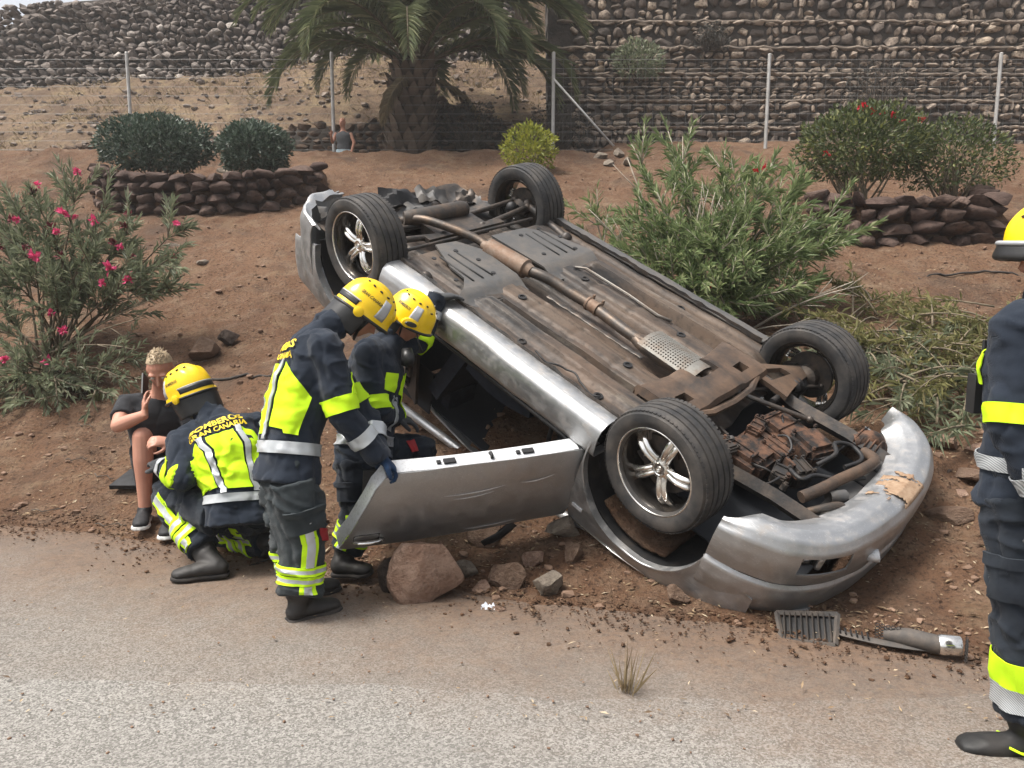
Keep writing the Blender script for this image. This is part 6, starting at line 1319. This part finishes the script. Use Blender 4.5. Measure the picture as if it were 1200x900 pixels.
# ---- broken car parts on the ground
def on_ground(px, py, y=None):
    a = at(px, py, 3); d = a-V((0, 0, CAM_H)); t = .3; p = V((0, 0, CAM_H))
    while t < 3 and p.z > gz(p.x, p.y): p = V((0, 0, CAM_H))+d*t; t += .002
    return p
gp = on_ground(950, 745); M_TRIM = dusty('grey_dusty_plastic', (.055, .052, .050), (.13, .105, .085), .7, 0, (.4, .7), 8, .2)
g = empty('broken_grille', gp, 'broken black slatted car grille lying under the bumper', 'car part'); ex = V((.93, -.30, .10)).normalized(); ey = V((.30, .80, .45)).normalized(); B2 = lambda a, b, c=0: gp+V((0, 0, .03))+ex*a+ey*b+ex.cross(ey)*c
mb = MB()
def frame_strip(p0, p1, w=.014): mb.tube([B2(*p0), B2(*p1)], [(w, .012)]*2, 4, side=ey, power=6)
for a, b in (((-.12, -.06), (.10, -.08)), ((-.15, .09), (.11, .09))): frame_strip(a, b)
for a, b in (((-.12, -.06), (-.15, .09)), ((.10, -.08), (.11, .09))): frame_strip(a, b, .012)
mb.build('grille_frame', M_TRIM, g, gp, smooth=30)
mb = MB(); mb.slab(8, 6, lambda u, v: B2(-.13+.23*u, -.065+.15*v, -.014), .004); mb.build('grille_back', M_BLACK, g, gp)
for k in range(9):
    mb = MB(); a = -.105+.024*k; mb.tube([B2(a, -.065), B2(a-.012, .085)], [(.0045, .014)]*2, 4, side=ex, power=5); mb.build('slat', M_TRIM, g, gp)
lp = on_ground(1060, 772); L = empty('broken_lamp_trim', lp, 'broken lamp surround with mesh and chrome collar on the dirt', 'car part'); fx = V((.95, -.28, .05)).normalized(); fy = V((.28, .93, .12)).normalized(); B3 = lambda a, b, c=0: lp+V((0, 0, .035))+fx*a+fy*b+V((0, 0, c))
mb = MB(); mb.slab(22, 5, lambda u, v: B3(-.26+.40*u, .10-.16*u+.10*u*u+.045*(v-.5), .015-.03*(v-.5)**2-.01*u), .006); mb.build('trim_arm', M_TRIM, L, lp, smooth=40)
for k in range(6):
    mb = MB(); u = .03+.055*k; mb.tube([B3(-.26+.40*u, .10-.16*u+.10*u*u-.02, .02), B3(-.26+.40*u, .10-.16*u+.10*u*u+.022, .02)], .004, 5); mb.build('clip_rib', M_BLACK, L, lp)
mb = MB(); mb.tube([B3(-.07, .085, .02), B3(.02, .06, .025), B3(.12, .035, .02), B3(.16, .025, .02)], [(.028, .028), (.042, .038), (.040, .038), (.036, .034)], 16); mb.build('duct', M_TRIM, L, lp, smooth=40)
mb = MB(); mb.lathe([(.040, 0), (.044, .01), (.044, .08), (.040, .085), (.036, .08), (.036, .005)], 26, Matrix.Translation(B3(.13, .034, .02)) @ frame(fx.cross(fy), fx).to_4x4()); mb.build('chrome_collar', M_CHROME, L, lp, smooth=40)
mb = MB()
for i in range(5):
    for j in range(4):
        c = B3(.225+.004*j, .012+.018*(j-1.5), .02+.016*(i-2)); mb.tube([c+V((0, .009*cos(a), .008*sin(a))) for a in np.linspace(0, 2*pi, 7)], .0018, 4, caps=False)
mo = mb.build('mesh_insert', M_BLACK, L, lp); mo['kind'] = 'stuff'
mb = MB(); 
for i in range(5):
    for j in range(5):
        c = B3(-.10+.02*j, .075-.004*j, .045-.014*i+.02); mb.tube([c+fx*.009*cos(a)+V((0, 0, .0065*sin(a))) for a in np.linspace(0, 2*pi, 7)], .0018, 4, caps=False)
mo = mb.build('mesh_insert', M_BLACK, L, lp); mo['kind'] = 'stuff'
# ---- scrap, hoses, twigs, weeds
p = on_ground(572, 716); mb = MB(); mb.slab(10, 10, lambda u, v: p+V(((u-.5)*.065, (v-.5)*.05, .018+.030*nz(u*4, v*4, 7)+.015*nz(u*9, v*9))), .001); tag(mb.build('paper_scrap', noisy('white_paper', (.78, .80, .84), (.62, .66, .72), 9, .5), smooth=False), 'crumpled white scrap of paper beside the rocks', 'litter')
M_HOSE = noisy('black_hose', (.018, .017, .016), (.05, .042, .036), 9, .8)
def hose(label, pts, rad=.011, mat=None, nm='irrigation_hose', cat='hose', lift=.012):
    P = []; 
    for a, b in zip(pts, pts[1:]):
        for k in range(10): x = a[0]+(b[0]-a[0])*k/10; y = a[1]+(b[1]-a[1])*k/10; P.append(V((x, y, gz(x, y)+lift+.02*nz(x*3, y*3))))
    mb = MB(); mb.tube(P, rad, 6); return tag(mb.build(nm, mat or M_HOSE, smooth=True), label, cat)
hose('black irrigation hose on the bank behind the seated man', [(-2.75, 6.75), (-2.2, 6.62), (-1.6, 6.6), (-1.1, 6.75)])
hose('thin black hose lying by the left planter end', [(-2.95, 11.9), (-2.5, 11.6), (-2.1, 11.4), (-1.7, 11.0)], .014)
hose('dark hose crossing the bank right of the hibiscus planter', [(4.0, 7.8), (4.6, 7.95), (5.2, 7.8), (5.8, 7.6)], .010)
hose('dark cord on the road beside the kneeling firefighter', [(-1.45, 4.15), (-1.3, 4.25), (-1.1, 4.15)], .006, nm='cord', cat='cord')
TW = ['long dry twig on the left dirt', 'short twig near the crack', 'bent twig left of the kneeling firefighter', 'twig at the foot of the left bank', 'thin twig on the road edge', 'twig on the dirt below the bush', 'twig on the road by the boulder', 'short stick in front of the boulder', 'twig by the grille', 'pale stick near the right boot']
rt = random.Random(9)
for i, (px, py) in enumerate(((130, 617), (148, 660), (120, 560), (90, 540), (60, 600), (100, 500), (520, 746), (570, 798), (880, 770), (1105, 822))):
    c = on_ground(px, py); a = rt.uniform(-.5, .5); l = rt.uniform(.07, .18); P = [c+V((cos(a)*l*t, sin(a)*l*t+.02*sin(5*t), .014+.006*sin(7*t))) for t in np.linspace(-1, 1, 7)]; mb = MB(); mb.tube(P, [.004]*3+[.003]*4, 5); tag(mb.build('twig', M_DARKTWIG if i < 8 else M_STRAW, smooth=True), TW[i], 'twig', 'twigs on the ground')
def tuft(label, px, py, h, n, sp, seed):
    c = on_ground(px, py); r = random.Random(seed); mb = MB()
    for k in range(n): d = V((r.gauss(0, sp), r.gauss(0, sp), 1)); leaf(mb, c+V((r.gauss(0, .012), r.gauss(0, .012), .0)), d, rdir(r), h*r.uniform(.4, 1), .005, .12)
    return tag(mb.build('grass_tuft', M_STRAW if 'dry' in label else M_WEED), label, 'grass tuft')
tuft('tall thin dry grass tuft growing from the road', 733, 824, .30, 46, .22, 1); tuft('low flattened grass tuft on the road at left', 205, 806, .07, 60, .9, 2)
for i, (px, py, lb) in enumerate(((115, 470, 'green weed sprig on the left bank near the seated man'), (790, 620, 'weed under the car'), (70, 462, 'small weed at the far left bank'), (180, 352, 'weed sprig on the bank above the seated man'))): tuft(lb, px, py, .16, 50, .7, 10+i)
# flat dark bag next to the seated man's ankle
p = on_ground(156, 568); mb = MB(); mb.slab(12, 8, lambda u, v: p+V(((u-.5)*.20*(1-.25*v), (v-.5)*.26, .030+.02*sin(pi*u)*sin(pi*v)+.05*v)), .03); tag(mb.build('black_bag', M_SHOE, smooth=50), 'flat black bag on the ground left of the seated man', 'bag')
# ---- loose ground cover: leaf litter, gravel, clods
def litter():
    r = random.Random(101); mb = MB(); k = 0
    while k < 24000:
        y = 2.6+12.2*r.random()**1.7; x = r.uniform(-.75, .75)*(y+1.5); dn = noise.noise(V((x*.8, y*.8, 2)))
        if dn < -.05 and r.random() < .6: k += .2; continue
        e = edge(x)
        if y < e and r.random() < .93: k += .05; continue
        p = V((x, y, max(gz(x, y), .03 if y < e else -1)+.006)); a = r.uniform(0, 6.28); d = V((cos(a), sin(a), r.uniform(-.15, .35))); s = r.uniform(.014, .045)*(1.8 if r.random() < .06 else 1)*(.6 if y < e else 1); leaf(mb, p, d, V((r.gauss(0, .3), r.gauss(0, .3), 1)), s, s*r.uniform(.18, .4), 0); k += 1
    tag(mb.build('leaf_litter', leaf_mat('dry_leaf_litter', (.12, .075, .045), (.34, .25, .15), (.50, .42, .30), .9, .05)), 'dry leaf litter strewn over the red earth', kind='stuff')
    sm = [stone_mesh(400+i, .4) for i in range(6)]; mb = MB(); k = 0
    while k < 6500:
        y = 2.4+11*r.random()**1.6; x = r.uniform(-.75, .75)*(y+1.2); e = edge(x)
        if y < e-.1 and r.random() < .94: k += .05; continue
        s = .008+.045*r.random()**7+(.06*r.random() if r.random() < .01 else 0)
        if y < e-.1: s = min(s, .011)
        p = V((x, y, max(gz(x, y), .028 if y < e-.1 else -1)+s*.15)); M = Matrix.Translation(p) @ Matrix.Rotation(r.uniform(0, 6), 4, 'Z') @ S4((s*1.3, s, s*.8)); me = sm[k and int(k) % 6]; mb.add([M @ v.co for v in me.vertices], [tuple(q.vertices) for q in me.polygons]); k += 1
    tag(mb.build('gravel', noisy('earth_gravel', (.115, .066, .042), (.25, .165, .115), .9, .95, bump=.3, lo=.3, hi=.7)), 'loose gravel and clods on the earth and road edge', kind='stuff')
litter()

def edge_spill():
    """clods and loose soil that have rolled from the bank onto the road edge"""
    r = random.Random(303); sm = [stone_mesh(500+i, .3) for i in range(6)]; mb = MB()
    for k in range(5200):
        x = r.uniform(-4.2, 3.4); y = edge(x)+.10-abs(r.gauss(0, .22))*(1+.8*nz(x*1.7, 3)); s = .005+.015*r.random()**4; z = max(gz(x, y), .012)+s*.2
        M = Matrix.Translation((x, y, z)) @ Matrix.Rotation(r.uniform(0, 6), 4, 'Z') @ S4((s*1.4, s*1.1, s*.8)); me = sm[k % 6]; mb.add([M @ v.co for v in me.vertices], [tuple(q.vertices) for q in me.polygons])
    tag(mb.build('soil_clods', M_DIRT), 'small soil clods spilled from the bank onto the road edge', kind='stuff')
edge_spill()
# ================================================================ thin dusty air
def haze():
    mb = MB(); mb.box((0, -.5, 6.6), (203, 124, 15.6)); t = bpy.data.materials.new('dusty_air'); t.use_nodes = True; nt = t.node_tree; nt.nodes.clear()
    v = nt.nodes.new('ShaderNodeVolumePrincipled'); v.inputs['Color'].default_value = (.92, .91, .90, 1); v.inputs['Density'].default_value = HAZE; v.inputs['Anisotropy'].default_value = .25
    o = nt.nodes.new('ShaderNodeOutputMaterial'); nt.links.new(v.outputs[0], o.inputs['Volume']); ob = mb.build('haze', t); tag(ob, 'thin pale dust haze filling the air', kind='stuff')
HAZE = .0018
haze()
